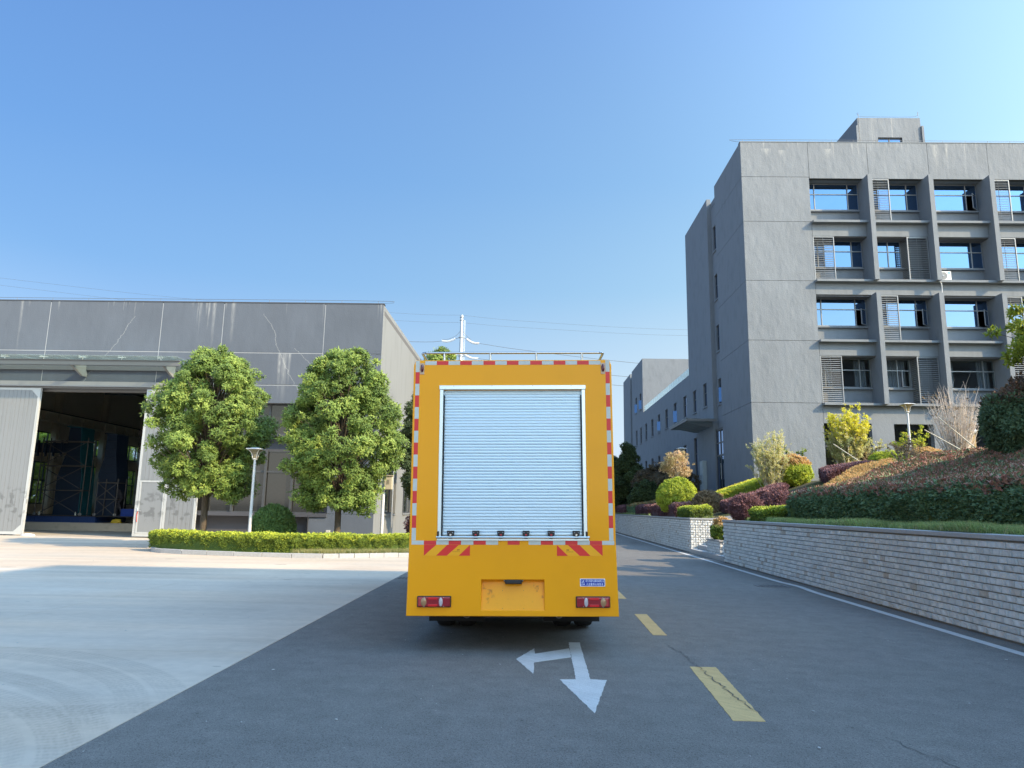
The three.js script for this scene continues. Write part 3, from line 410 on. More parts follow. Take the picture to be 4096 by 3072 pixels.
  // rear lamp clusters
  const lensR = mat([0.32, 0.012, 0.02], 0.15, { clearcoat: 1, clearcoatRoughness: 0.05 }), lensBright = mat([0.72, 0.01, 0.015], 0.2, { clearcoat: 1, clearcoatRoughness: 0.05 }), amber = mat([0.40, 0.22, 0.10], 0.2, { clearcoat: 1 }), clearLens = mat([0.55, 0.5, 0.52], 0.15, { clearcoat: 1 }), lensPale = mat([0.5, 0.05, 0.04], 0.25, { clearcoat: 1, clearcoatRoughness: 0.05 });
  for (const s of [-1, 1]) {
    const cx = s < 0 ? -0.912 : 0.94, cy = 0.588, X = (t) => cx + t * s; // t runs outward
    const l = P(truck, 'tail_lamp', rb(cx - 0.199, cx + 0.199, cy - 0.064, cy + 0.064, -0.01, 0.03, 0.012, 3), M.black);
    P(l, 'lens', rb(cx - 0.19, cx + 0.19, cy - 0.055, cy + 0.055, 0.02, 0.046, 0.014, 3), lensR);
    P(l, 'outer_reflector', rb(X(0.148) - 0.03, X(0.148) + 0.03, cy - 0.046, cy + 0.046, 0.03, 0.0475, 0.008), lensPale);
    const oval = (x, rx, ry, m, name) => P(l, name, new THREE.SphereGeometry(1, 20, 12).scale(rx, ry, 0.012).translate(x, cy, 0.044), m);
    oval(X(0.118), 0.035, 0.05, amber, 'indicator_lens'); oval(X(-0.082), 0.0235, 0.052, clearLens, 'reverse_lens');
    for (const q of [-1, 1]) P(l, 'stop_reflector', rb(X(0.012) - 0.054, X(0.012) + 0.054, cy + q * 0.038 - 0.013, cy + q * 0.038 + 0.013, 0.04, 0.05, 0.003), lensBright);
    for (const [a, b] of [[0.112, 0.053], [0.112, -0.053], [-0.115, 0.05], [-0.115, -0.05]]) P(l, 'screw', new THREE.SphereGeometry(0.0055, 8, 6).translate(X(a), cy + b, 0.047), steel);
    const cl = P(truck, 'clearance_lamp', rb(s * 1.115 - 0.026, s * 1.115 + 0.026, 3.29, 3.43, 0, 0.006, 0.002), mat([0.62, 0.44, 0.3], 0.4)); P(cl, 'lens', new THREE.SphereGeometry(1, 18, 12).scale(0.021, 0.05, 0.024).translate(s * 1.115, 3.365, 0.01), mat([0.11, 0.004, 0.02], 0.08, { clearcoat: 1 }));
  }
  // roof rail
  const y = 3.572, r = 0.016, x0 = -1.13, x1 = 1.13, zr = -0.06, zf = -5.9, cr = 0.05;
  P(truck, 'roof_rail', [rod(V(x0 + cr, y, zr), V(x1 - cr, y, zr), r, r, 12), rod(V(x0, y, zr - cr), V(x0, y, zf), r, r, 12), rod(V(x1, y, zr - cr), V(x1, y, zf), r, r, 12), wire([V(x0, y, zr - cr), V(x0 + cr * 0.3, y, zr - cr * 0.3), V(x0 + cr, y, zr)], r, 10, 12), wire([V(x1, y, zr - cr), V(x1 - cr * 0.3, y, zr - cr * 0.3), V(x1 - cr, y, zr)], r, 10, 12)], steel);
  for (const px of [-0.85, -0.277, 0.295, 0.864]) { const p = P(truck, 'rail_post', rod(V(px, 3.455, zr), V(px, y, zr), r * 0.9, r * 0.9, 12), steel); P(p, 'post_flange', new THREE.SphereGeometry(0.036, 14, 6, 0, 7, 0, 1.57).scale(1, 0.35, 1).translate(px, 3.455, zr), steel); }
  for (const sx of [x0, x1]) for (const pz of [-0.9, -1.9, -2.9, -3.9, -4.9]) P(truck, 'rail_post', rod(V(sx, 3.44, pz), V(sx, y, pz), r * 0.9, r * 0.9, 8), steel);
  // chassis, wheels, flaps, cab
  P(truck, 'chassis_rail', [bx(-0.45, -0.37, 0.6, 0.84, -7.8, -0.35), bx(0.37, 0.45, 0.6, 0.84, -7.8, -0.35), bx(-0.37, 0.37, 0.66, 0.8, -0.5, -0.4)], M.black);
  for (const s of [-1, 1]) { P(truck, 'mud_flap', bx(s * 0.4, s * 1.16, 0.15, 0.8, -1.5, -1.485), M.rubber); P(truck, 'hose', [wire([V(s * 0.5, 0.5, -0.4), V(s * 0.53, 0.36, -0.42), V(s * 0.6, 0.37, -0.4), V(s * 0.62, 0.5, -0.38)], 0.008, 14, 6)], M.steelGrey); }
  P(truck, 'underbody', [bx(-1.12, 1.12, 0.26, 0.555, -6.1, -2.8), bx(-0.38, 0.38, 0.3, 0.6, -2.8, -0.74), bx(-1.15, 1.15, 0.5, 0.62, -1.45, -0.5)], M.black);
  const tyre = lathe([[0.28, -0.13], [0.42, -0.135], [0.47, -0.11], [0.49, -0.06], [0.49, 0.06], [0.47, 0.11], [0.42, 0.135], [0.28, 0.13]], 32).rotateZ(Math.PI / 2), rim = lathe([[0.02, -0.05], [0.2, -0.04], [0.26, -0.1], [0.285, -0.12], [0.285, 0.12], [0.02, 0.1]], 24).rotateZ(Math.PI / 2);
  for (const [wx, wz] of [[-0.98, -2.1], [-0.68, -2.1], [0.98, -2.1], [0.68, -2.1], [-0.98, -7.1], [0.98, -7.1]]) { const w = P(truck, 'wheel', tyre.clone().translate(wx, 0.49, wz), M.rubber); P(w, 'rim', rim.clone().translate(wx, 0.49, wz), M.galv); }
  P(truck, 'axle', [rod(V(-0.9, 0.49, -2.1), V(0.9, 0.49, -2.1), 0.08, 0.08, 10), new THREE.SphereGeometry(0.2, 12, 8).translate(0, 0.5, -2.1)], M.black);
  const cab = P(truck, 'cab', ext([[-6.45, 0.7], [-8.2, 0.55], [-8.25, 1.6], [-8.0, 2.75], [-6.45, 2.9]].map(([z, yy]) => [-z, yy]), 2.3, { bevel: 0.04 }).rotateY(Math.PI / 2).translate(-1.15, 0, 0), yellow);
  for (const s of [-1, 1]) P(cab, 'side_window', bx(s * 1.192, s * 1.2, 1.75, 2.5, -7.9, -6.9), M.frame);
}
// ------------------------------------------------------------------ the workshop hall on the left
const HZ = -35.3, HX0 = -36.4, HX1 = -7.4, HZ1 = -76, HT = 11.97;
{
  const hall = thing('workshop_hall', 'low grey rendered workshop hall with an open sliding gate, left of the truck', 'building', [-20, 0, -45]);
  // front: rendered panels with caulked joints between them
  const vj = [-40.6, -36.6, -30.7, -24.78, -18.88, -15.67, -10.4, HX1], wins = [[-16.6, -9.7]];
  part(hall, 'corner_pier', bx(HX1 - 0.3, HX1 - 0.0005, 0, HT - 0.02, HZ - 0.2995, HZ - 0.03), M.hallSide);
  part(hall, 'wall_core', [bx(-41, HX1 - 0.3, 7.7, HT - 0.06, HZ - 0.3, HZ - 0.03), bx(-41, -10.4 + 0.02, 7.7, HT - 0.06, HZ - 0.0299, HZ - 0.008), bx(-41, -25.2, 0, 7.7, HZ - 0.3, HZ - 0.03), bx(-18.5, -16.6, 0, 7.7, HZ - 0.3, HZ - 0.03), bx(-9.7, HX1 - 0.3, 0, 7.7, HZ - 0.3, HZ - 0.03), bx(-16.6, -9.7, 6.75, 7.7, HZ - 0.3, HZ - 0.03)], M.caulk);
  const g = 0.018;
  for (let i = 0; i < vj.length - 1; i++) {
    const a = vj[i] + g, b = vj[i + 1] - (i === vj.length - 2 ? 0 : g);
    part(hall, 'wall_panel', bx(a, b, 9.33 + g, HT, HZ - (i === vj.length - 2 ? 0.0295 : 0.0075), HZ), M.hallFront);
    part(hall, 'wall_panel', bx(a, b, 7.705, 9.33 - g, HZ - (i === vj.length - 2 ? 0.0295 : 0.0075), HZ), M.hallFront);
  }
  part(hall, 'wall_panel', bx(-41, -25.2, 0, 7.64, HZ - 0.029, HZ), M.hallFront); part(hall, 'wall_panel', bx(-18.5, -16.6, 0, 7.64, HZ - 0.029, HZ), M.hallFront);
  part(hall, 'wall_panel', bx(-9.7, HX1, 1.3, 7.64, HZ - 0.029, HZ), M.hallFront); part(hall, 'wall_panel', bx(-16.6, -9.7, 6.75, 7.64, HZ - 0.029, HZ), M.hallFront);
  part(hall, 'wall_panel', bx(-10.62 + g, HX1, 0, 1.27, HZ - 0.029, HZ), M.hallFront);
  part(hall, 'coping', bx(-41, HX1 + 0.03, HT, HT + 0.05, HZ - 0.35, HZ + 0.02), M.darkWall);
  // long side wall towards the road
  const sw = []; for (let z = -37.6; z > -74; z -= 6) sw.push([z - 3.6, z, 1.3, 3.6]);
  part(hall, 'side_wall', wallX(HX1 - 0.3, HZ1, HZ - 0.3, 0, HT - 0.02, sw, 0.299), M.hallSide);
  for (const [a, b, c, d] of sw) { const w = part(hall, 'side_window', [bx(HX1 - 0.2, HX1 - 0.12, c, c + 0.08, a, b), bx(HX1 - 0.2, HX1 - 0.12, d - 0.08, d, a, b), ...[0, 0.33, 0.66, 1].map((t) => bx(HX1 - 0.2, HX1 - 0.12, c + 0.08, d - 0.08, lerp(a, b - 0.06, t), lerp(a, b - 0.06, t) + 0.06))], M.frame); part(w, 'pane', bx(HX1 - 0.17, HX1 - 0.16, c + 0.08, d - 0.08, a, b), M.clearGlass); part(w, 'sill', bx(HX1 - 0.2, HX1 + 0.06, c - 0.08, c, a - 0.05, b + 0.05), M.hallSide); }
  // far-left wall with windows to the trees, back wall, roof
  const lw = []; for (let z = -37.5; z > -74; z -= 6.2) { lw.push([z - 4.4, z, 1.5, 4.6]); lw.push([z - 4.4, z, 5.45, 6.85]); }
  part(hall, 'left_wall', wallX(HX0, HZ1, HZ - 0.3, 0, HT - 0.06, lw, 0.3), mat([0.74, 0.68, 0.56], 0.9));
  for (const [a, b, c, d] of lw) { const n = 4, w = part(hall, 'left_window', [bx(HX0 + 0.1, HX0 + 0.2, c, c + 0.08, a, b), bx(HX0 + 0.1, HX0 + 0.2, d - 0.08, d, a, b), ...Array.from({ length: n + 1 }, (_, k) => { const z = lerp(a, b - 0.07, k / n); return bx(HX0 + 0.1, HX0 + 0.2, c + 0.08, d - 0.08, z, z + 0.07); }), ...(d - c > 2 ? [bx(HX0 + 0.1, HX0 + 0.2, c + 1.7, c + 1.78, a, b)] : [])], M.frame); part(w, 'pane', bx(HX0 + 0.14, HX0 + 0.15, c + 0.08, d - 0.08, a, b), M.clearGlass); }
  part(hall, 'back_wall', bx(HX0, HX1, 0, HT - 0.06, HZ1 - 0.3, HZ1), mat([0.6, 0.58, 0.52], 0.9));
  part(hall, 'roof', bx(HX0, HX1, HT - 0.5, HT - 0.25, HZ1, HZ - 0.31), M.roofFelt);
  for (let z = -41; z > HZ1; z -= 6.2) { part(hall, 'roof_beam', bx(HX0 + 0.31, HX1 - 0.31, HT - 1.2, HT - 0.51, z - 0.12, z + 0.12), M.frameLight); part(hall, 'column', [bx(HX0 + 0.31, HX0 + 0.75, 0, HT - 1.21, z - 0.16, z - 0.13), bx(HX0 + 0.31, HX0 + 0.75, 0, HT - 1.21, z + 0.13, z + 0.16), bx(HX0 + 0.31, HX0 + 0.75, 0, HT - 1.21, z - 0.02, z + 0.02)], mat([0.74, 0.68, 0.55], 0.6)); }
  part(hall, 'crane_beam', [bx(HX0 + 0.8, HX0 + 1.15, 7.55, 7.6, HZ1, HZ - 0.6), bx(HX0 + 0.95, HX0 + 1.0, 7.6, 8.2, HZ1, HZ - 0.6), bx(HX0 + 0.8, HX0 + 1.15, 8.2, 8.25, HZ1, HZ - 0.6), ...Array.from({ length: 26 }, (_, k) => bx(HX0 + 0.82, HX0 + 1.13, 7.6, 8.2, HZ - 1 - k * 1.5, HZ - 1.02 - k * 1.5))], mat([0.74, 0.68, 0.55], 0.6));
  part(hall, 'crane_rail', bx(HX0 + 0.93, HX0 + 1.02, 8.25, 8.34, HZ1, HZ - 0.6), M.black);
  part(hall, 'floor', bx(HX0, HX1, -0.012, 0.004, HZ1, HZ - 0.701), M.concrete);
  // gate: head beam, track cover, posts
  part(hall, 'gate_head', bx(-41, -15.6, 7.4, 7.66, HZ + 0.001, HZ + 0.42), mat([0.27, 0.275, 0.28], 0.6, { map: M.officeWall.map })); part(hall, 'gate_lintel', bx(-25.2, -18.5, 7.2, 7.655, HZ - 0.3, HZ - 0.05), M.steelGrey);
  part(hall, 'gate_track', bx(-41, -15.7, 7.32, 7.39, HZ + 0.2, HZ + 0.3), M.steelGrey);
  part(hall, 'floor_rail', bx(-30, -15.8, 0.004, 0.012, HZ + 0.21, HZ + 0.27), M.steelGrey);
  // shop windows set back in a dark recess
  const WZ = HZ - 0.42, wx0 = -16.6, wx1 = -9.7;
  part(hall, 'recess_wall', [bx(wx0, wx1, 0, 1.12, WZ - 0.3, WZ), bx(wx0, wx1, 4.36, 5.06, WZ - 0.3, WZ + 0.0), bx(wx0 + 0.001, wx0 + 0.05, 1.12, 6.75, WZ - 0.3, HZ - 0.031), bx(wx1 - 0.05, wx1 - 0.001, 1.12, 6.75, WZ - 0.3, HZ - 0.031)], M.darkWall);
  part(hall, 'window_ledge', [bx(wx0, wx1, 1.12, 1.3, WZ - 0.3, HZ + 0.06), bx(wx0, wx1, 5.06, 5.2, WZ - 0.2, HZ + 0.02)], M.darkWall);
  const cols = [-16.55, -14.6, -13.03, -11.66, -9.75];
  for (let k = 0; k < 4; k++) {
    const a = cols[k], b = cols[k + 1], f = 0.045;
    for (const [y0, y1] of [[1.3, 3.32], [3.32, 4.36], [5.2, 6.75]]) { const w = part(hall, 'shop_window', [bx(a, b, y0, y0 + f, WZ - 0.1, WZ), bx(a, b, y1 - f, y1, WZ - 0.1, WZ), bx(a, a + f, y0 + f, y1 - f, WZ - 0.1, WZ), bx(b - f, b, y0 + f, y1 - f, WZ - 0.1, WZ)], M.frame); part(w, 'pane', bx(a + f, b - f, y0 + f, y1 - f, WZ - 0.06, WZ - 0.05), M.hallGlass); }
    if (k) part(hall, 'mullion', bx(a - 0.06, a + 0.06, 1.3, 4.36, WZ + 0.001, WZ + 0.09), M.frame);
  }
  part(hall, 'socket_box', [rb(-9.68, -9.48, 0.22, 0.5, HZ + 0.001, HZ + 0.09, 0.01)], mat([0.6, 0.57, 0.48], 0.7)); part(hall, 'downpipe', rod(V(-10.62, 0, HZ + 0.035), V(-10.62, 1.2, HZ + 0.035), 0.03, 0.03), M.black);
  // lightning wire along the parapet
  const posts = []; for (let x = -40; x < HX1; x += 1.9) posts.push(rod(V(x, HT + 0.05, HZ - 0.1), V(x, HT + 0.2, HZ - 0.1), 0.008)); posts.push(wire([V(-41, HT + 0.2, HZ - 0.1), V(-25, HT + 0.19, HZ - 0.1), V(-8, HT + 0.2, HZ - 0.1), V(HX1 - 0.05, HT + 0.06, HZ - 0.12)], 0.011, 60)); part(hall, 'lightning_wire', posts, M.wire);
  // glass canopy over the gate
  const can = thing('gate_canopy', 'glass canopy on steel brackets above the hall gate', 'canopy', [-25, 8.3, HZ]);
  const cy = 8.62, cx1 = -17.05;
  for (let x = cx1; x > -40; x -= 1.95) part(can, 'glass_pane', bx(x - 1.93, x, cy + 0.1, cy + 0.115, HZ + 0.06, HZ + 1.75), M.greenGlass);
  part(can, 'front_beam', [bx(-40, cx1 + 0.02, cy - 0.28, cy - 0.05, HZ + 1.3, HZ + 1.36), bx(-40, cx1 + 0.02, cy - 0.05, cy - 0.03, HZ + 1.24, HZ + 1.42), bx(-40, cx1 + 0.02, cy - 0.3, cy - 0.28, HZ + 1.24, HZ + 1.42)], M.steelGrey); part(can, 'back_beam', bx(-40, cx1, cy - 0.32, cy - 0.1, HZ + 0.02, HZ + 0.14), M.steelGrey);
  for (let x = cx1 - 0.95; x > -40; x -= 1.95) part(can, 'glass_clamp', [rod(V(x - 0.12, cy + 0.13, HZ + 1.2), V(x + 0.12, cy + 0.06, HZ + 1.5), 0.012), rod(V(x + 0.12, cy + 0.13, HZ + 1.2), V(x - 0.12, cy + 0.06, HZ + 1.5), 0.012), rod(V(x, cy - 0.03, HZ + 1.35), V(x, cy + 0.1, HZ + 1.35), 0.018)], M.galv);
  for (const x of [-17.9, -22.5, -27.4, -32.3]) part(can, 'bracket', ext([[0, cy - 0.66], [0, cy - 0.1], [-1.3, cy - 0.1], [-1.3, cy - 0.26], [-0.35, cy - 0.66]], 0.12).rotateY(Math.PI / 2).translate(x - 0.06, 0, HZ + 0.01), M.hallSide);
  for (let x = 0; x > 1; x -= 3.9) part(can, 'tie_rod', rod(V(x, 9.9, HZ + 0.02), V(x, cy + 0.02, HZ + 1.3), 0.014), M.galv);
  // sliding gate leaves
  const ribs = (t, x0, x1, y0, y1, z, m) => { for (let x = x0; x < x1 - 0.05; x += 0.21) part(t, 'panel_board', rb(x + 0.004, Math.min(x1, x + 0.21) - 0.004, y0, y1, z - 0.03, z, 0.006, 1), m); };
  const sheet = mat([0.25, 0.265, 0.275], 0.5, { metalness: 0.15, map: colorTex(512, 512, (i, j) => { const v = 0.78 + 0.3 * fbm(i / 8, j / 128, 64, 4, 4) + 0.14 * fbm(i / 64, j / 64, 8, 4); const sc = fbm(i / 32, j / 16, 16, 5, 32), y = j / 512; const k = 1 - 0.35 * smooth((sc - 0.5) / 0.2) * smooth((0.13 - Math.abs(y - 0.2)) / 0.06); return [v * k, v * k, v * k]; }, 4, 7.4) });
  const white = mat([0.46, 0.48, 0.48], 0.55, { map: sheet.map });
  const lz = HZ + 0.32;
  const L = thing('gate_leaf', 'left sliding gate leaf of ribbed grey sheet, cut off by the picture edge', 'gate', [-26.7, 0, lz], 'hall gate leaves'); ribs(L, -30.1, -24.62, 0.2, 7.2, lz, sheet);
  part(L, 'frame', [bx(-30.2, -24.5, 7.2, 7.31, lz - 0.12, lz + 0.012), bx(-30.2, -24.5, 0.06, 0.2, lz - 0.12, lz + 0.012), bx(-24.62, -24.5, 0.2, 7.2, lz - 0.12, lz + 0.012), bx(-30.2, -30.08, 0.2, 7.2, lz - 0.12, lz + 0.012)], white);
  for (const [y, s] of [[7.2, -1], [0.2, 1]]) part(L, 'gusset', ext([[-24.62, y], [-24.95, y], [-24.62, y + s * 0.33]].sort(() => 0), 0.01).translate(0, 0, lz + 0.004), white); for (const x of [-29, -25.4]) part(L, 'roller', rod(V(x, 0.05, lz - 0.08), V(x, 0.05, lz - 0.02), 0.045, 0.045, 12), M.black);
  const Rr = thing('gate_leaf', 'right sliding gate leaf with a wicket door in it, behind the tree', 'gate', [-17.6, 0, lz], 'hall gate leaves'); ribs(Rr, -18.96, -16.18, 2.78, 7.2, lz, sheet); ribs(Rr, -17.55, -16.18, 0.2, 2.76, lz, sheet);
  part(Rr, 'frame', [bx(-19.08, -16.06, 7.2, 7.31, lz - 0.12, lz + 0.012), bx(-19.08, -16.06, 0.06, 0.2, lz - 0.12, lz + 0.012), bx(-19.08, -18.96, 0.2, 7.2, lz - 0.12, lz + 0.012), bx(-16.18, -16.06, 0.2, 7.2, lz - 0.12, lz + 0.012), bx(-17.66, -17.55, 0.2, 2.78, lz - 0.05, lz + 0.014)], white);
  part(Rr, 'gusset', ext([[-18.96, 7.2], [-18.96, 6.87], [-18.62, 7.2]], 0.01).translate(0, 0, lz + 0.004), white);
  const wk = part(Rr, 'wicket_door', bx(-18.86, -17.68, 0.22, 2.7, lz - 0.03, lz + 0.0), sheet); part(wk, 'frame', [bx(-18.95, -17.67, 2.68, 2.77, lz + 0.001, lz + 0.02), bx(-18.94, -18.86, 0.2, 2.68, lz + 0.001, lz + 0.02), bx(-17.75, -17.67, 0.2, 2.68, lz + 0.001, lz + 0.02), bx(-18.86, -17.75, 0.2, 0.27, lz + 0.001, lz + 0.02)], white); part(wk, 'latch', [rod(V(-19.0, 1.28, lz + 0.03), V(-18.75, 1.28, lz + 0.03), 0.014), rod(V(-18.92, 1.28, lz + 0.03), V(-18.96, 1.45, lz + 0.03), 0.014)], M.galv); part(wk, 'red_tag', wire([V(-18.9, 1.25, lz + 0.03), V(-18.93, 1.0, lz + 0.04), V(-18.9, 0.75, lz + 0.03)], 0.018, 8), mat([0.5, 0.05, 0.03], 0.8)); part(Rr, 'roller', rod(V(-17.9, 0.05, lz - 0.08), V(-17.9, 0.05, lz - 0.02), 0.045, 0.045, 12), M.black);
  const rg = thing('white_rag', 'crumpled pale rag on the ground at the foot of the left gate leaf', 'rag', [-24.15, 0.004, -34.9]); { const R = rngOf(3), s = new THREE.SphereGeometry(0.24, 14, 8, 0, 7, 0, 1.6); const p = s.attributes.position; for (let i = 0; i < p.count; i++) { const f = 0.7 + 0.6 * vn(p.getX(i) * 20 + 9, p.getZ(i) * 20 + 9); p.setXYZ(i, p.getX(i) * f * 1.3, Math.max(0, p.getY(i) * 0.5 * f), p.getZ(i) * f * 0.7); } s.computeVertexNormals(); part(rg, 'cloth', s, M.white, { local: true }); }
}
// ------------------------------------------------------------------ inside the hall
{
  const blue = mat([0.012, 0.03, 0.07], 0.5), cyan = mat([0.012, 0.12, 0.17], 0.5), tube = mat([0.09, 0.09, 0.095], 0.7), dk = mat([0.03, 0.032, 0.038], 0.7);
  const base = thing('machine_plinth', 'concrete plinth carrying blue machine beds inside the hall', 'plinth', [-27.5, 0, -44]);
  part(base, 'plinth_step', [bx(-33.5, -22.3, 0.004, 0.42, -52, -42.2), bx(-33.5, -23.2, 0.42, 0.46, -52, -42.5)], M.concrete);
  part(base, 'machine_bed', [bx(-33.4, -25.6, 0.46, 0.82, -46, -42.7), ...Array.from({ length: 14 }, (_, k) => bx(-33.2 + k * 0.55, -33.12 + k * 0.55, 0.5, 0.78, -42.7, -42.68))], mat([0.012, 0.045, 0.17], 0.45)); part(base, 'deck_plate', bx(-33.45, -23.3, 0.821, 0.86, -46.2, -42.6), dk);
  const pylon = (label, prof, x0, y0, m1, m2, d) => { const t = thing('machine_column', label, 'machine', [x0, 0.86, -44.4], 'blue machine columns in the hall'); part(t, 'web', ext(prof, d).translate(0, 0, -44.4 - d), m1); const edge = []; const n = prof.length; for (let i = 0; i < n; i++) { const a = prof[i], b = prof[(i + 1) % n]; if (b[1] > a[1] && a[0] > x0) { const dx = b[0] - a[0], dy = b[1] - a[1], L = Math.hypot(dx, dy); edge.push(bx(-0.02, 0.02, 0, L, -44.4 - d - 0.1, -44.1).rotateZ(-Math.atan2(dx, dy)).translate(a[0], a[1], 0)); } } part(t, 'flange', edge, m2); for (let k = 0; k < 9; k++) part(t, 'stiffener', bx(prof[0][0] + 0.35, prof[1][0] - 0.3, y0 + 0.6 + k * 0.5, y0 + 0.64 + k * 0.5, -44.4, -44.3), m1); return t; };
  pylon('tall blue and turquoise machine column behind scaffolding in the hall', [[-29.35, 0.86], [-27.55, 0.86], [-27.6, 3.3], [-27.85, 4.6], [-27.95, 6.3], [-28.9, 6.35], [-28.95, 4.7], [-29.35, 3.2]], -28.5, 0.86, blue, cyan, 0.9);
  pylon('second, darker blue machine column further right in the hall', [[-26.7, 0.86], [-25.35, 0.86], [-25.42, 3.3], [-25.62, 4.7], [-25.68, 5.9], [-26.45, 5.95], [-26.5, 4.5], [-26.75, 3.4]], -26.1, 0.86, blue, blue, 0.9);
  const hb = thing('machine_crossbeam', 'dark blue ribbed crossbeam at the left of the machine columns', 'machine', [-31.5, 4.2, -44.8]); part(hb, 'beam', [bx(-34, -28.95, 4.75, 5.35, -45.1, -44.6), ...Array.from({ length: 10 }, (_, k) => bx(-33.9 + k * 0.5, -33.82 + k * 0.5, 4.5, 5.5, -44.6, -44.45))], blue); part(hb, 'support', bx(-33.6, -33.1, 0.86, 4.75, -45, -44.7), blue);
  const scaff = (label, x0, x1, z0, z1, h, levels) => { const t = thing('scaffold_tower', label, 'scaffold', [(x0 + x1) / 2, 0.86, z0], 'scaffold towers in the hall'); for (const x of [x0, x1]) for (const z of [z0, z1]) part(t, 'upright', rod(V(x, 0.86, z), V(x, h, z), 0.035), tube); for (let k = 1; k <= levels; k++) { const y = 0.86 + k * (h - 1.1) / levels; part(t, 'ledger', [...[z0, z1].map((z) => rod(V(x0, y, z), V(x1, y, z), 0.03)), ...[x0, x1].map((x) => rod(V(x, y, z0), V(x, y, z1), 0.03))], tube); part(t, 'brace', [rod(V(x0, y, z0), V(x1, y - (h - 1.1) / levels, z0), 0.022), rod(V(x1, y, z0), V(x0, y - (h - 1.1) / levels, z0), 0.022)], tube); } part(t, 'caster', [x0, x1].map((x) => rod(V(x, 0.93, z0 - 0.03), V(x, 0.93, z0 + 0.03), 0.09, 0.09, 12)), M.galv); };
  scaff('tall scaffold tower standing before the turquoise machine column', -29.8, -27.0, -43.4, -44.2 + 0.1, 5.6, 3); scaff('low scaffold frame beside the darker machine column', -26.0, -24.75, -43.2, -44.1, 3.1, 2);
  const hk = thing('crane_hook', 'black crane hook block hanging near the right gate leaf', 'hook', [-23.6, 4.7, -43.2]); part(hk, 'hook_block', [rb(-23.75, -23.45, 5.75, 6.1, -43.35, -43.05, 0.05), rb(-23.7, -23.5, 5.0, 5.3, -43.3, -43.1, 0.05), new THREE.TorusGeometry(0.13, 0.035, 8, 16, 4.6).translate(-23.6, 4.83, -43.2)], M.black); part(hk, 'chain', [rod(V(-23.6, 5.3, -43.2), V(-23.6, 5.75, -43.2), 0.02), rod(V(-23.6, 6.1, -43.2), V(-23.6, 10.7, -43.2), 0.02)], M.black);
  const bin = thing('blue_crate', 'blue crate on the machine deck beside the worker', 'crate', [-24.1, 0.86, -43.8]); part(bin, 'box', [bx(-24.5, -23.7, 0.86, 1.3, -44.2, -44.16), bx(-24.5, -23.7, 0.86, 1.3, -43.44, -43.4), bx(-24.5, -24.46, 0.86, 1.3, -44.16, -43.44), bx(-23.74, -23.7, 0.86, 1.3, -44.16, -43.44), bx(-24.46, -23.74, 0.86, 0.9, -44.16, -43.44)], mat([0.01, 0.05, 0.3], 0.5));
  const bag = thing('yellow_bag', 'crumpled yellow bag lying on the plinth edge inside the hall', 'bag', [-24.3, 0.46, -42.65]); { const s = new THREE.SphereGeometry(0.22, 16, 10), p = s.attributes.position; for (let i = 0; i < p.count; i++) { const f = 0.75 + 0.6 * vn(p.getX(i) * 14 + 20, p.getY(i) * 14 + p.getZ(i) * 9 + 20); p.setXYZ(i, p.getX(i) * f * 1.4, Math.max(0, p.getY(i) * f * 0.7 + 0.09), p.getZ(i) * f * 0.5); } s.computeVertexNormals(); part(bag, 'sack', s, mat([0.5, 0.36, 0.03], 0.6), { local: true }); }
  for (const [x, l] of [[-29.1, 'small pale bottle on the left of the machine bed ledge'], [-26.9, 'small pale bottle near the scaffold foot on the deck']]) { const b = thing('bottle', l, 'bottle', [x, 0.86, -42.8], 'bottles in the hall'); part(b, 'body', lathe([[0, 0], [0.035, 0], [0.035, 0.16], [0.014, 0.2], [0.014, 0.23], [0, 0.23]], 10), mat([0.6, 0.65, 0.6], 0.3), { local: true }); }
  // worker: one body, bent forward, seen as a dark figure against the windows
  const man = thing('person', 'worker in dark clothes bending forward beside the machine, inside the hall', 'person', [-24.85, 0.86, -43.7]);
  const bones = [[[0, 0.92, 0], [0.05, 1.12, 0], 0.15, 0.14], [[0.05, 1.12, 0], [-0.02, 1.38, 0], 0.15, 0.15], [[-0.03, 1.4, 0], [-0.09, 1.5, 0], 0.06, 0.055], [[-0.12, 1.58, 0], [-0.13, 1.64, 0], 0.095, 0.09], [[0, 0.9, 0.09], [0.16, 0.5, 0.1], 0.09, 0.065], [[0.16, 0.5, 0.1], [0.3, 0.1, 0.1], 0.06, 0.045], [[0.3, 0.08, 0.1], [0.14, 0.05, 0.1], 0.05, 0.035], [[0, 0.9, -0.09], [-0.14, 0.5, -0.1], 0.09, 0.065], [[-0.14, 0.5, -0.1], [-0.12, 0.1, -0.1], 0.06, 0.045], [[-0.12, 0.08, -0.1], [-0.28, 0.05, -0.1], 0.05, 0.035], [[-0.02, 1.36, 0.17], [0.06, 1.1, 0.22], 0.06, 0.05], [[0.06, 1.1, 0.22], [-0.18, 0.98, 0.2], 0.048, 0.036], [[-0.18, 0.98, 0.2], [-0.27, 0.95, 0.19], 0.035, 0.02], [[-0.02, 1.36, -0.17], [0.1, 1.1, -0.22], 0.06, 0.05], [[0.1, 1.1, -0.22], [-0.1, 0.92, -0.2], 0.048, 0.036], [[-0.1, 0.92, -0.2], [-0.18, 0.88, -0.19], 0.035, 0.02]];
  const n = 72, mc = new MarchingCubes(n, M.black, false, false, 60000); mc.isolation = 0; const sc = 0.95, P = V(), A = V(), B = V();
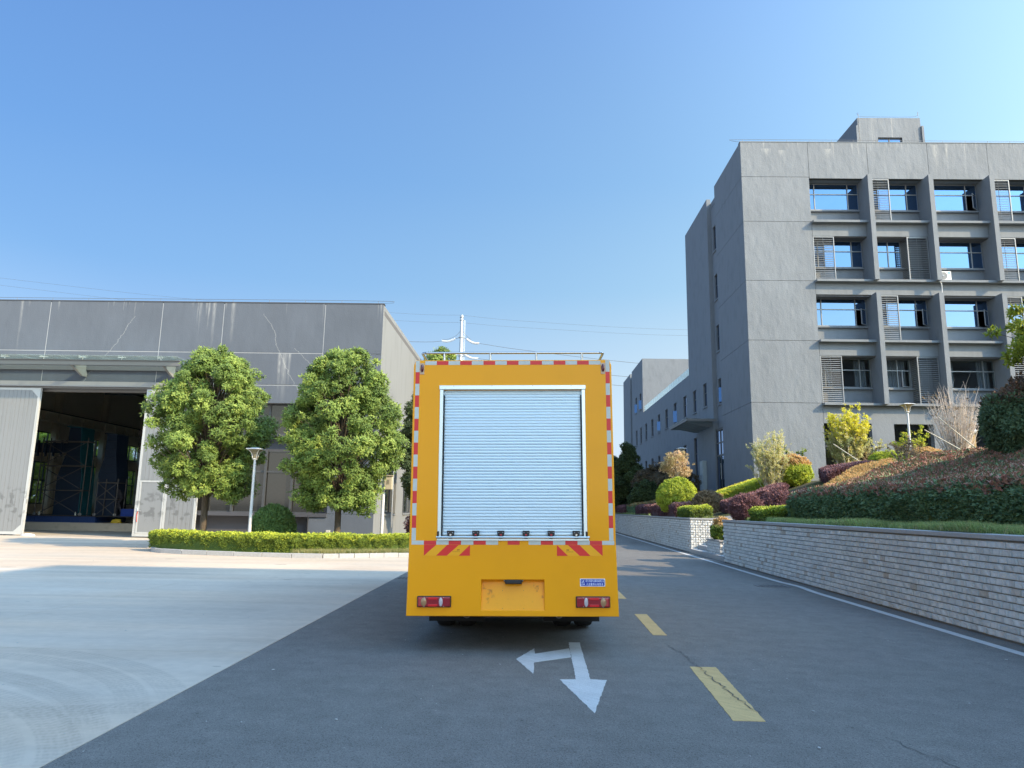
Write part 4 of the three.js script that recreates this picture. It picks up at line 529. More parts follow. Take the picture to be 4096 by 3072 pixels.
  for (let k = 0; k < n; k++) for (let j = 0; j < n; j++) for (let i = 0; i < n; i++) { P.set((i / n * 2 - 1) * sc, (j / n * 2 - 1) * sc + 0.88, (k / n * 2 - 1) * sc); let e = 0; for (const [a, b, ra, rbb] of bones) { A.set(...a); B.set(...b).sub(A); const t = clamp((P.x - A.x) * B.x / B.lengthSq() + (P.y - A.y) * B.y / B.lengthSq() + (P.z - A.z) * B.z / B.lengthSq()); const d = Math.hypot(P.x - A.x - B.x * t, P.y - A.y - B.y * t, P.z - A.z - B.z * t) - lerp(ra, rbb, t); e += Math.exp(-d * 38); } mc.field[k * n * n + j * n + i] = Math.log(e + 1e-12) / 38; }
  mc.update(); const g = new THREE.BufferGeometry(); const cnt = mc.count; const pa = mc.positionArray.slice(0, cnt * 3), na = mc.normalArray.slice(0, cnt * 3); for (let i = 0; i < cnt; i++) { pa[i * 3] *= sc; pa[i * 3 + 1] = pa[i * 3 + 1] * sc + 0.88; pa[i * 3 + 2] *= sc; } g.setAttribute('position', new THREE.BufferAttribute(pa, 3)); g.setAttribute('normal', new THREE.BufferAttribute(na, 3));
  part(man, 'body', g, mat([0.03, 0.032, 0.045], 0.9), { local: true });
}
// ------------------------------------------------------------------ office block on the right
{
  const X0 = 13.4, X1 = 45, Z0 = -42, Z1 = -57.7, TOP = 24.85, BASE = 3.0;
  const off = thing('office_block', 'tall grey rendered office block with deep window bays, on the right', 'building', [22, BASE, -46]);
  const ledge = [8.0, 11.83, 15.6, 19.4], open = [11.05, 14.85, 18.6, 22.42], fins = [20.96, 24.68, 28.4, 32.12, 35.84, 39.56], bays = [[17.6, 20.96], [21.24, 24.68], [24.96, 28.4], [28.68, 32.12], [32.4, 35.84], [36.12, 39.56]];
  // blank end wall as panels between joint lines, parapet panels, side and back
  const yl = [BASE - 0.6, 8.14, 11.94, 15.7, 19.53, 22.5, TOP], g = 0.012;
  part(off, 'wall_core', [bx(X0 + 0.3, 17.6, BASE - 0.6, TOP - 0.05, Z0 - 0.3, Z0 - 0.03), bx(17.6, X1, 22.43, TOP - 0.05, Z0 - 0.3, Z0 - 0.03)], M.joint);
  for (let k = 0; k < yl.length - 1; k++) part(off, 'wall_panel', bx(X0 + 0.001, 17.6 + (k === yl.length - 2 ? 0.02 : 0), yl[k] + g, yl[k + 1] - (k === yl.length - 2 ? 0 : g), Z0 - 0.029, Z0), M.officeFront);
  const pj = [17.63, 21.33, 25.1, 28.82, 32.5, 36.2, 40, X1]; for (let k = 0; k < pj.length - 1; k++) part(off, 'wall_panel', bx(pj[k] + g, pj[k + 1] - g, 22.42, TOP, Z0 - 0.029, Z0), M.officeFront);
  part(off, 'coping', bx(X0 - 0.02, X1, TOP, TOP + 0.05, Z0 - 0.35, Z0 + 0.02), M.officeWall);
  part(off, 'end_pier', bx(39.9, X1, BASE - 0.6, 22.41, Z0 - 0.3, Z0), M.officeWall);
  part(off, 'roof', bx(X0 + 0.3, X1, TOP - 0.9, TOP - 0.7, Z1 + 0.3, Z0 - 0.31), M.roofFelt); part(off, 'back_wall', bx(X0 + 0.3, X1, BASE - 0.6, TOP, Z1, Z1 + 0.3), M.officeWall); part(off, 'right_wall', bx(X1 - 0.3, X1, BASE - 0.6, TOP, Z1 + 0.3, Z0 - 0.31), M.officeWall);
  // left face: near slab, recessed stair strip with windows, far slab
  const strip = [[-50.15, -48.75, 5.0, 7.4], [-50.15, -48.75, 9.2, 11.0], [-50.15, -48.75, 13.0, 14.9], [-50.15, -48.75, 16.8, 18.7], [-50.15, -48.75, 20.5, 22.4]];
  const hl = [BASE - 0.6, 8.14, 11.94, 15.7, 19.53, 22.5, TOP]; for (let k = 0; k < hl.length - 1; k++) part(off, 'side_panel', bx(X0, X0 + 0.3, hl[k] + (k ? 0.01 : 0), hl[k + 1] - (k < hl.length - 2 ? 0.01 : 0), -48.3, Z0 - 0.0305), M.officeSide);
  part(off, 'stair_strip', wallX(X0 + 0.3, -50.5, -48.3, BASE - 0.6, TOP - 0.35, strip.slice(1), 0.3), M.officeSide);
  const farHoles = [[-53.2, -52.2, 9.4, 11.15], [-56.5, -55.4, 9.4, 11.15], [-56.6, -55.5, 4.4, 7.4]];
  part(off, 'side_panel', wallX(X0, Z1, -50.5, BASE - 0.6, TOP, farHoles, 0.3), M.officeSide);
  const sideWindow = (par, X, [a, b, c, d], openLeaf) => { const w = part(par, 'window', [bx(X + 0.1, X + 0.17, c, c + 0.06, a, b), bx(X + 0.1, X + 0.17, d - 0.06, d, a, b), bx(X + 0.1, X + 0.17, c + 0.06, d - 0.06, a, a + 0.06), bx(X + 0.1, X + 0.17, c + 0.06, d - 0.06, b - 0.06, b), bx(X + 0.1, X + 0.17, c + (d - c) * 0.58, c + (d - c) * 0.58 + 0.06, a + 0.06, b - 0.06)], M.frame); part(w, 'pane', bx(X + 0.13, X + 0.14, c + 0.06, d - 0.06, a + 0.06, b - 0.06), M.mirrorGlass); part(w, 'sill', bx(X - 0.07, X + 0.1, c - 0.1, c - 0.001, a - 0.08, b + 0.08), M.officeSide); if (openLeaf) part(w, 'open_sash', [bx(-0.03, 0, 0, 1.0, -0.5, 0)].map((q) => q.rotateY(0.7).translate(X + 0.1, c + 0.05, b - 0.05)), M.mirrorGlass); };
  strip.forEach((s, k) => k && sideWindow(off, X0 + 0.3, s, k === 1)); farHoles.forEach((s) => sideWindow(off, X0, s));
  // glazed entrance under the strip
  const door = part(off, 'entrance', [bx(X0 + 0.12, X0 + 0.22, 7.3, 7.45, -50.5, -48.3), bx(X0 + 0.12, X0 + 0.22, 3.2, 7.3, -50.5, -50.38), bx(X0 + 0.12, X0 + 0.22, 3.2, 7.3, -48.42, -48.3), bx(X0 + 0.12, X0 + 0.22, 3.2, 7.3, -49.45, -49.35), bx(X0 + 0.12, X0 + 0.22, 5.5, 5.62, -50.38, -48.42), bx(X0 + 0.12, X0 + 0.22, 6.4, 6.48, -50.38, -48.42)], M.frame); part(door, 'pane', bx(X0 + 0.16, X0 + 0.17, 3.2, 7.3, -50.38, -48.42), M.mirrorGlass); part(door, 'handle', rod(V(X0 + 0.08, 3.9, -49.3), V(X0 + 0.08, 5.0, -49.3), 0.02), M.galv);
  const cab = thing('electric_cabinet', 'pale blue-grey metal cabinet against the office side wall by the entrance', 'cabinet', [X0 - 0.2, 3.1, -53.3]); part(cab, 'box', rb(X0 - 0.3, X0 - 0.004, 3.1, 5.4, -53.75, -52.85, 0.02), mat([0.36, 0.42, 0.44], 0.5)); part(cab, 'door', [rb(X0 - 0.315, X0 - 0.301, 3.2, 5.3, -53.7, -53.31, 0.004), rb(X0 - 0.315, X0 - 0.301, 3.2, 5.3, -53.29, -52.9, 0.004)], mat([0.40, 0.47, 0.49], 0.45)); part(cab, 'handle', rod(V(X0 - 0.33, 4.1, -53.35), V(X0 - 0.33, 4.35, -53.35), 0.015), M.black);
  // entrance canopy
  const can = thing('entrance_canopy', 'glass and steel canopy projecting from the office side wall', 'canopy', [12.4, 8, -52.5]); part(can, 'edge_beam', [bx(11.3, 11.4, 7.95, 8.12, -55.6, -49.7), bx(11.4, X0 - 0.001, 7.95, 8.12, -49.8, -49.7), bx(11.4, X0 - 0.001, 7.95, 8.12, -55.6, -55.5)], M.steelGrey); for (let k = 0; k < 5; k++) part(can, 'rib', ext([[11.4, 8.1], [X0 - 0.002, 8.1], [X0 - 0.002, 7.7], [13.0, 7.66], [11.4, 7.96]], 0.08).translate(0, 0, -50.9 - k * 0.98), M.steelGrey); for (let k = 0; k < 5; k++) part(can, 'glass_pane', bx(11.25, X0 - 0.02, 8.125, 8.14, -49.72 - (k + 1) * 1.175 + 0.01, -49.72 - k * 1.175), M.greenGlass);
  // window bays
  const back = Z0 - 0.82;
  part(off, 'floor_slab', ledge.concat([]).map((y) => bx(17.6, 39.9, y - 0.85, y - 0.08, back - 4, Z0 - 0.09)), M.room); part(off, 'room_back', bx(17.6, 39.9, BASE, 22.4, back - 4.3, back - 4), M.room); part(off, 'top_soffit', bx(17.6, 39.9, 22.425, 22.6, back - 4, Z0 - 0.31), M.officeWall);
  const win = (par, x0, x1, y0, y1, colsR, opts = {}) => {
    const f = 0.055, xs = [x0, ...colsR.map((t) => lerp(x0, x1, t)), x1], ym = lerp(y0, y1, 0.6), z0 = back, z1 = back + 0.08, parts = [bx(x0, x1, y0, y0 + f, z0, z1), bx(x0, x1, y1 - f, y1, z0, z1), bx(x0, x1, ym - f / 2, ym + f / 2, z0, z1)];
    for (const x of xs) parts.push(bx(Math.max(x0, x - f / 2), Math.min(x1, x + f / 2), y0 + f, ym - f / 2, z0 + 0.001, z1 + 0.004), bx(Math.max(x0, x - f / 2), Math.min(x1, x + f / 2), ym + f / 2, y1 - f, z0 + 0.001, z1 + 0.004));
    const w = part(par, 'window', parts, M.frameLight);
    for (let k = 0; k < xs.length - 1; k++) for (const [a, b, lower] of [[y0 + f, ym - f / 2, true], [ym + f / 2, y1 - f, false]]) {
      const o = lower && opts.open && opts.open.includes(k), W = xs[k + 1] - xs[k] - f, q = o ? [[W * 0 , 0]] : null, gm = opts.glass || M.mirrorGlass;
      if (!o) { part(w, 'pane', bx(xs[k] + f / 2, xs[k + 1] - f / 2, a, b, z0 + 0.03, z0 + 0.036), gm); continue; }
      const left = k === 0, hx = left ? xs[k] + f / 2 : xs[k + 1] - f / 2, turn = (left ? -1 : 1) * (0.45 + 0.25 * ((k + Math.round(y0)) % 2));
      const mv = (gg) => gg.rotateY(turn).translate(hx, 0, z1), sx = left ? 1 : -1;
      const sash = part(w, 'open_sash', [bx(0, sx * W, a, a + 0.05, -0.04, 0), bx(0, sx * W, b - 0.05, b, -0.04, 0), bx(0, sx * 0.05, a + 0.05, b - 0.05, -0.04, 0), bx(sx * (W - 0.05), sx * W, a + 0.05, b - 0.05, -0.04, 0)].map(mv), M.frameLight); part(sash, 'pane', [mv(bx(sx * 0.05, sx * (W - 0.05), a + 0.05, b - 0.05, -0.024, -0.018))], gm);
    }
    return w;
  };
  const louvreMat = mat([0.30, 0.32, 0.34], 0.5, { metalness: 0.25 });
  const slatG = uvm(clean(bx(-0.5, 0.5, -0.008, 0.008, -0.042, 0.042)));
  const screen = (x0, x1, y0, y1, ret) => {
    const s = part(off, 'louvre_screen', [bx(x0, x0 + 0.05, y0, y1, Z0 - 0.1, Z0 - 0.02), bx(x1 - 0.05, x1, y0, y1, Z0 - 0.1, Z0 - 0.02), bx(x0 + 0.05, x1 - 0.05, y1 - 0.05, y1, Z0 - 0.1, Z0 - 0.02), bx((x0 + x1) / 2 - 0.015, (x0 + x1) / 2 + 0.015, y0, y1 - 0.05, Z0 - 0.11, Z0 - 0.101)], louvreMat);
    const n = Math.round((y1 - y0) / 0.118); const put = (cx, cy, cz, len, ry) => { const m = new THREE.Mesh(slatG, louvreMat); m.name = 'slat'; m.castShadow = m.receiveShadow = true; m.position.set(cx - off.position.x, cy - off.position.y, cz - off.position.z); m.rotation.set(0.62, 0, 0); if (ry) m.rotation.set(0, ry, 0), m.rotateX(0.62); m.scale.x = len; s.add(m); };
    for (let k = 0; k < n; k++) put((x0 + x1) / 2, y0 + 0.06 + k * 0.118, Z0 - 0.06, x1 - x0 - 0.104);
    if (ret) for (let k = 0; k < n; k++) put(x0 + 0.06, y0 + 0.06 + k * 0.118, Z0 - 0.46, 0.68, -Math.PI / 2);
  };
  const plan = [['L.R', 0, 0, 0], [0, 'x', 0, 0]];
  for (let f = 0; f < 4; f++) {
    const yb = ledge[f] + 0.14, yt = open[f];
    for (let b = 0; b < bays.length; b++) {
      const [x0, x1] = bays[b], odd = f % 2 === 0; // first and third storeys carry the other pattern
      part(off, 'breast_wall', bx(x0, x1, yb, yb + 0.98, back - 0.2, back), M.officeWall); part(off, 'window_sill', bx(x0, x1, yb + 0.98, yb + 1.08, back - 0.2, back + 0.16), M.officeWall);
      const rightScreen = odd && b % 3 === 1, leftScreen = odd ? b % 3 === 0 : b % 2 === 1, openSet = { '1,0': [2], '1,1': [2], '1,2': [0, 2], '3,2': [0, 2], '0,1': [1], '2,4': [2] }[`${f},${b}`];
      const wx1 = rightScreen ? x1 - 1.35 : x1 - 0.02;
      win(off, x0 + 0.02, wx1, yb + 1.08, yt - 0.02, rightScreen ? [0.62] : [0.17, 0.8], { open: openSet, glass: f === 0 ? M.clearGlass : M.mirrorGlass });
      if (rightScreen) part(off, 'breast_wall', bx(wx1 + 0.001, x1, yb + 1.081, yt, back - 0.2, back), M.officeWall);
      if (f === 0) { // drawn curtains in the lowest row
        const cu = []; for (const [a, c] of b === 1 ? [[x0 + 0.1, wx1 - 0.1]] : [[x0 + 0.1, x0 + 1.2], [wx1 - 0.75, wx1 - 0.1]]) for (let x = a; x < c; x += 0.14) cu.push(rod(V(x, yb + 1.0, back - 0.35 - 0.04 * Math.sin(x * 22)), V(x, yt, back - 0.35 + 0.04 * Math.sin(x * 22)), 0.078, 0.074, 7)); part(off, 'curtain', cu, M.curtain);
      }
      if (leftScreen) screen(x0 + 0.03, x0 + 1.32, yb, yt - 0.02); if (rightScreen) screen(x1 - 1.3, x1 - 0.03, yb, yt - 0.02, true);
    }
    // spandrel above this storey's openings and the ledge below them
    if (f < 3) part(off, 'spandrel', bx(17.62, 39.9, open[f], ledge[f + 1] + 0.12, Z0 - 0.3, Z0 - 0.002), M.officeWall);
    part(off, 'ledge', (f % 2 === 0) ? bx(17.6, 39.9, ledge[f], ledge[f] + 0.14, Z0 - 0.6, Z0 + 0.32) : bx(17.6, 39.9, ledge[f], ledge[f] + 0.14, Z0 - 0.6, Z0 + 0.32), M.officeWall);
    part(off, 'bay_soffit', bx(17.62, 39.9, open[f] - 0.001, open[f] + 0.02, back, Z0 - 0.301), M.officeWall);
  }
  for (const x of fins) for (const [y0, y1] of [[ledge[0] + 0.05, open[1] + 0.0], [ledge[2] + 0.05, open[3] + 0.004]]) part(off, 'fin', bx(x, x + 0.28, y0, y1, back - 0.2, Z0 + 0.6), M.officeWall);
  part(off, 'bay_jamb', bx(17.3, 17.599, 8.1, 22.42, back - 0.2, Z0 - 0.0301), M.officeWall);
  // ground storey: openings between piers
  part(off, 'ground_spandrel', bx(17.62, 39.9, 6.95, 7.99, Z0 - 0.3, Z0 - 0.003), M.officeWall); for (const x of [20.4, 24.0, 27.6, 31.2, 34.8]) part(off, 'ground_pier', bx(x, x + 1.3, BASE - 0.6, 6.949, Z0 - 0.4, Z0 - 0.004), M.officeWall);
  for (const [a, b] of [[17.6, 20.4], [21.7, 24], [25.3, 27.6], [28.9, 31.2], [32.5, 34.8], [36.1, 39.9]]) { const w = part(off, 'ground_window', [bx(a, b, 3, 3.1, Z0 - 0.6, Z0 - 0.5), bx(a, b, 5.6, 5.68, Z0 - 0.6, Z0 - 0.5), bx(a, a + 0.06, 3.1, 6.95, Z0 - 0.6, Z0 - 0.5), bx((a + b) / 2 - 0.03, (a + b) / 2 + 0.03, 3.1, 6.95, Z0 - 0.6, Z0 - 0.5), bx(b - 0.06, b, 3.1, 6.95, Z0 - 0.6, Z0 - 0.5)], M.frame); part(w, 'pane', bx(a, b, 3.1, 6.95, Z0 - 0.56, Z0 - 0.55), M.clearGlass); }
  part(off, 'plinth', bx(X0 - 0.03, 17.6, BASE - 0.6, 3.75, Z0 + 0.001, Z0 + 0.04), M.hallSide);
  // roof bulkhead
  const pz = -44, bk = [21.87, 26.03]; part(off, 'roof_bulkhead', [wallZ(pz, bk[0], bk[1], 24, 27.75, [[23.15, 24.75, 24.95, 26.35]], 0.25), bx(bk[0], bk[0] + 0.25, 24, 27.75, -50, pz - 0.251), bx(bk[1] - 0.25, bk[1], 24, 27.75, -50, pz - 0.251), bx(bk[0] + 0.25, bk[1] - 0.25, 27.4, 27.6, -50, pz - 0.251), bx(bk[0] - 0.14, bk[0] - 0.001, 24, 27.15, -47, pz + 0.1), bx(bk[1] + 0.001, bk[1] + 0.14, 24, 27.15, -47, pz + 0.1)], M.officeFront);
  const bw = part(off, 'bulkhead_window', [bx(23.15, 24.75, 26.27, 26.35, pz - 0.18, pz - 0.1), bx(23.15, 24.75, 24.95, 25.03, pz - 0.18, pz - 0.1), bx(23.15, 23.22, 25.03, 26.27, pz - 0.18, pz - 0.1), bx(23.9, 23.97, 25.03, 26.27, pz - 0.18, pz - 0.1), bx(24.68, 24.75, 25.03, 26.27, pz - 0.18, pz - 0.1)], M.frame); part(bw, 'pane', bx(23.22, 24.68, 25.03, 26.27, pz - 0.15, pz - 0.14), M.mirrorGlass);
  // lightning wires
  const lw = []; for (let x = 13.6; x < 44; x += 1.4) lw.push(rod(V(x, TOP + 0.05, Z0 - 0.1), V(x, TOP + 0.22, Z0 - 0.1), 0.008)); lw.push(wire([V(13.45, TOP + 0.05, Z0 - 0.1), V(13.7, TOP + 0.22, Z0 - 0.1), V(28, TOP + 0.21, Z0 - 0.1), V(44, TOP + 0.22, Z0 - 0.1)], 0.011, 60)); lw.push(wire([V(bk[0] + 0.1, TOP, pz + 0.05), V(bk[0] + 0.1, 27.95, pz), V(bk[0] + 0.4, 27.9, pz - 0.1), V(bk[1] - 0.4, 27.9, pz - 0.1), V(bk[1] - 0.1, 28.1, pz - 0.05), V(bk[1] - 0.1, TOP + 0.3, pz + 0.05)], 0.011, 80)); part(off, 'lightning_wire', lw, M.wire);
  const ac = thing('air_conditioner', 'white outdoor air conditioner unit on a window ledge of the office block', 'air conditioner', [25.4, 15.74, -41.9]); const a0 = 25.0, z1 = Z0 + 0.16, az = z1; part(ac, 'casing', rb(a0, a0 + 0.78, 15.76, 16.34, z1 - 0.3, z1, 0.02), M.white); part(ac, 'fan_grille', [0.23, 0.18, 0.13, 0.08].map((r) => new THREE.TorusGeometry(r, 0.008, 6, 28).translate(a0 + 0.3, 16.05, az + 0.006)), M.frameLight); part(ac, 'fan_well', new THREE.CylinderGeometry(0.235, 0.235, 0.01, 28).rotateX(Math.PI / 2).translate(a0 + 0.3, 16.05, az + 0.001), mat([0.25, 0.26, 0.27], 0.6)); part(ac, 'hub', new THREE.SphereGeometry(0.04, 12, 8).translate(a0 + 0.3, 16.05, az + 0.01), M.white); part(ac, 'badge', bx(a0 + 0.57, a0 + 0.73, 16.19, 16.27, az + 0.001, az + 0.006), mat([0.06, 0.3, 0.62], 0.4)); part(ac, 'feet', [bx(a0 + 0.1, a0 + 0.18, 15.74, 15.77, az - 0.28, az - 0.02), bx(a0 + 0.6, a0 + 0.68, 15.74, 15.77, az - 0.28, az - 0.02)], M.black); part(ac, 'pipe', wire([V(a0 - 0.02, 15.85, az - 0.1), V(a0 - 0.1, 15.76, az + 0.12), V(a0 + 0.05, 15.5, Z0 + 0.29), V(a0 + 0.07, 14.9, Z0 + 0.27)], 0.025, 24, 6), M.white);
  // low wing and the taller block behind it
  const wing = thing('office_wing', 'two-storey grey wing with a row of narrow windows, behind the office block', 'building', [15, BASE, -69]); const wh = []; for (let k = 0; k < 6; k++) { const zr = [-58.8, -62.7, -66.7, -70.5, -74.3, -78.15][k]; wh.push([zr - 1.25, zr, 9.45, 11.25], [zr - 0.3 - 1.25, zr - 0.3, 4.4, 7.15]); }
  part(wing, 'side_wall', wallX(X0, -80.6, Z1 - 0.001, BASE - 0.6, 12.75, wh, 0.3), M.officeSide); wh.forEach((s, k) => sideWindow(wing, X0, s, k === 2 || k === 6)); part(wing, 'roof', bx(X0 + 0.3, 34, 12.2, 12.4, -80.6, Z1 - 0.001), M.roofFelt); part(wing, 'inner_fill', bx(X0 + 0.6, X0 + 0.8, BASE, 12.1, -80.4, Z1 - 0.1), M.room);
  for (let k = 0; k < 22; k++) { const z = Z1 - 0.1 - k * 1.03; part(wing, 'railing_panel', bx(X0 + 0.1, X0 + 0.115, 12.78, 13.42, z - 1.0, z), M.greenGlass); part(wing, 'railing_post', rod(V(X0 + 0.15, 12.75, z - 1.015), V(X0 + 0.15, 13.45, z - 1.015), 0.02), M.galv); }
  const rear = thing('rear_block', 'four-storey grey block closing the far end of the low wing', 'building', [16, BASE, -88]); const rh = [[-82.9, -81.7, 13.3, 15.2], [-86.1, -84.95, 13.3, 15.2], [-82.9, -81.7, 9.4, 11.2], [-86.1, -84.95, 9.4, 11.2], [-82.9, -81.7, 4.6, 7.1]];
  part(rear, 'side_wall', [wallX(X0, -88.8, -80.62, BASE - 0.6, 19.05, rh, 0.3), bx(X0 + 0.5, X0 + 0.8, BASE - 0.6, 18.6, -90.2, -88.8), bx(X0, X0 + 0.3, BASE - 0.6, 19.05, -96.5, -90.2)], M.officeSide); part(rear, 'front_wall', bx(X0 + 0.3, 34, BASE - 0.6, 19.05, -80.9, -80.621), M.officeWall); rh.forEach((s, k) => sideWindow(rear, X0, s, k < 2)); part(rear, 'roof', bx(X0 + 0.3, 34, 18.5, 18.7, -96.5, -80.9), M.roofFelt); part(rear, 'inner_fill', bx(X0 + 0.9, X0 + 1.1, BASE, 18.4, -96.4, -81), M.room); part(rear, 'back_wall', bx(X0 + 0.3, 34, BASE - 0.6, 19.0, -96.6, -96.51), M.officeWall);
  // the block behind the viewer whose shade covers the yard; the lowest office windows mirror it
  const bb = thing('shading_block', 'grey office block behind the viewer, its shadow covering the yard and truck', 'building', [32, 0, 8]); const bx0 = 17.6, bz = -3.2, BH = 22; part(bb, 'wall', [bx(bx0, 75, 0, BH, bz, 22)], M.officeWall); for (let f = 0; f < 5; f++) for (let k = 0; k < 10; k++) { const w = part(bb, 'window', bx(bx0 + 2 + k * 4.2, bx0 + 4.8 + k * 4.2, 2.2 + f * 3.9, 4.2 + f * 3.9, bz - 0.05, bz - 0.001), M.frame); }
}
// ------------------------------------------------------------------ foliage
const T = terrain;
function leafCluster(n, len, wid, spread, seed, droop = 0) { // n folded leaves round one twig end
  const R = rngOf(seed), P = [], I = [], q = new THREE.Quaternion(), e = new THREE.Euler(), v = V();
  for (let k = 0; k < n; k++) {
    const L = len * (0.7 + 0.6 * R()), w = wid * (0.75 + 0.5 * R()), f = 0.25 + 0.3 * R(); e.set(0.7 + 0.65 * R() * spread + droop, k / n * Math.PI * 2 + R(), R() * 0.8 - 0.4, 'YXZ'); q.setFromEuler(e); const o = P.length / 3, off = V((R() - 0.5) * len * 0.9, (R() - 0.5) * len * 0.9, (R() - 0.5) * len * 0.9);
    for (const p of [[0, 0, 0], [-w, L * 0.45, w * f], [0, L, -0.1 * L], [w, L * 0.45, w * f]]) { v.set(...p).applyQuaternion(q).add(off); P.push(v.x, v.y, v.z); } I.push(o, o + 1, o + 2, o, o + 2, o + 3);
  }
  let g = new THREE.BufferGeometry(); g.setAttribute('position', new THREE.Float32BufferAttribute(P, 3)); g.setIndex(I); g = g.toNonIndexed(); g.computeVertexNormals(); return g;
}
const UPV = V(0, 1, 0);
function scatter(parent, name, pts, geo, material, R, o = {}) { // pts: [x, y, z, nx, ny, nz, r, g, b, size]
  const m = new THREE.InstancedMesh(geo, material, pts.length), M4 = new THREE.Matrix4(), q = new THREE.Quaternion(), q2 = new THREE.Quaternion(), n = V(), s = V(), c = new THREE.Color(), r = parent === scene ? V() : rootOf(parent).position;
  pts.forEach((p, i) => { n.set(p[3] + (R() - 0.5) * 0.9, p[4] + (R() - 0.5) * 0.9 + (o.up || 0), p[5] + (R() - 0.5) * 0.9).addScaledVector(SUN, o.turn ?? 0.5).normalize(); q.setFromUnitVectors(UPV, n); q2.setFromAxisAngle(UPV, R() * 6.28); q.multiply(q2); const k = p[9] * (0.75 + 0.5 * R()); s.set(k, k, k); M4.compose(V(p[0] - r.x, p[1] - r.y, p[2] - r.z), q, s); m.setMatrixAt(i, M4); c.setRGB(p[6], p[7], p[8]); m.setColorAt(i, c); });
  m.name = name; m.castShadow = m.receiveShadow = true; parent.add(m); m.userData.kind = 'stuff'; return m;
}
const mixc = (a, b, t) => a.map((x, i) => lerp(x, b[i], t));
const PAL = { // leaf base colours, darkest to freshest
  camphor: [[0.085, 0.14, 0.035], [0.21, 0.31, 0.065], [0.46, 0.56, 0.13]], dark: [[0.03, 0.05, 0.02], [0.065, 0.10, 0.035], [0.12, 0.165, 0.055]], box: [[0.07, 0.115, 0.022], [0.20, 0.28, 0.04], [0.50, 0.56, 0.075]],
  lime: [[0.19, 0.27, 0.03], [0.48, 0.56, 0.055], [0.78, 0.76, 0.09]], purple: [[0.085, 0.045, 0.052], [0.21, 0.10, 0.105], [0.52, 0.26, 0.25]], brown: [[0.10, 0.075, 0.045], [0.25, 0.18, 0.10], [0.46, 0.34, 0.19]],
  photinia: [[0.09, 0.17, 0.09], [0.20, 0.32, 0.16], [0.36, 0.48, 0.25]], redtip: [[0.22, 0.24, 0.12], [0.44, 0.26, 0.19], [0.62, 0.30, 0.25]], orange: [[0.32, 0.27, 0.09], [0.68, 0.44, 0.18], [0.85, 0.60, 0.30]], peach: [[0.42, 0.37, 0.16], [0.66, 0.50, 0.27], [0.82, 0.62, 0.44]], pale: [[0.42, 0.43, 0.17], [0.64, 0.62, 0.26], [0.80, 0.74, 0.38]], yellow: [[0.55, 0.56, 0.06], [0.80, 0.76, 0.08], [0.88, 0.80, 0.10]],
};
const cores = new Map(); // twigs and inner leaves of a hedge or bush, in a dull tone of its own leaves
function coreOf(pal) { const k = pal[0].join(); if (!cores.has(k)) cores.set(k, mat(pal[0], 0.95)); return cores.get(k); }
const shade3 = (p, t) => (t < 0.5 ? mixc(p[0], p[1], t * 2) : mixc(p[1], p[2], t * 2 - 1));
function lobesPts(lobes, count, R, pal, size, o = {}) { // leaves on the outsides of overlapping clumps
  const pts = [], tot = lobes.reduce((s, l) => s + l.r * l.r, 0); let guard = 0;
  while (pts.length < count && guard++ < count * 4) {
    let t = R() * tot, k = 0; while (k < lobes.length - 1 && (t -= lobes[k].r * lobes[k].r) > 0) k++; const l = lobes[k];
    const cz = R() * 2 - 1, a = R() * 6.283, s = Math.sqrt(1 - cz * cz), n = [s * Math.cos(a), cz, s * Math.sin(a)], rr = l.r * (0.45 + 0.62 * Math.sqrt(R())) * (R() < 0.07 ? 1.25 : 1); const x = l.x + n[0] * rr, y = l.y + n[1] * rr * (l.fy || 0.85), z = l.z + n[2] * rr;
    if (o.keep && !o.keep(x, y, z)) continue; let inside = false; for (let q = 0; q < 3; q++) { const m = lobes[(k + 1 + (R() * (lobes.length - 1) | 0)) % lobes.length]; if (m !== l && (x - m.x) ** 2 + (y - m.y) ** 2 + (z - m.z) ** 2 < (m.r * 0.55) ** 2) { inside = true; break; } } if (inside) continue;
    const c = shade3(pal, clamp(0.12 + 0.5 * R() + 0.5 * (l.t - 0.35))); pts.push([x, y, z, ...n, ...c, size]);
  }
  return pts;
}
const camphorLeaf = [1, 2, 3].map((s) => leafCluster(7, 0.115, 0.026, 1.0, s, 0.35)), roundLeaf = leafCluster(7, 0.085, 0.026, 1.0, 5), bigLeaf = leafCluster(6, 0.12, 0.034, 1.1, 6), tinyLeaf = leafCluster(8, 0.055, 0.015, 1.1, 7), needle = leafCluster(9, 0.09, 0.012, 1.0, 8);
function limbs(R, base, lobes, r0, trunkTop) { // tapered trunk with a limb to each clump
  const out = [], bend = V((R() - 0.5) * 0.15, 0, (R() - 0.5) * 0.15), mid = base.clone().lerp(trunkTop, 0.5).add(bend); out.push(rod(base, mid, r0, r0 * 0.8, 10), rod(mid, trunkTop, r0 * 0.8, r0 * 0.4, 9));
  for (const l of lobes) { const t = clamp((l.y - base.y) / (trunkTop.y - base.y) - 0.28, 0.3, 0.95), a = mid.clone().lerp(trunkTop, clamp(t * 2 - 1, 0, 1)); if (t < 0.5) a.copy(base).lerp(mid, clamp(t * 2, 0.5, 1)); const b = V(l.x, l.y, l.z), m = a.clone().lerp(b, 0.55); m.y += 0.12 * a.distanceTo(b) * (R() - 0.2); const k = r0 * 0.32 * (1 - t * 0.5); out.push(rod(a, m, k, k * 0.6, 6), rod(m, b, k * 0.6, k * 0.2, 5)); } return out;
}
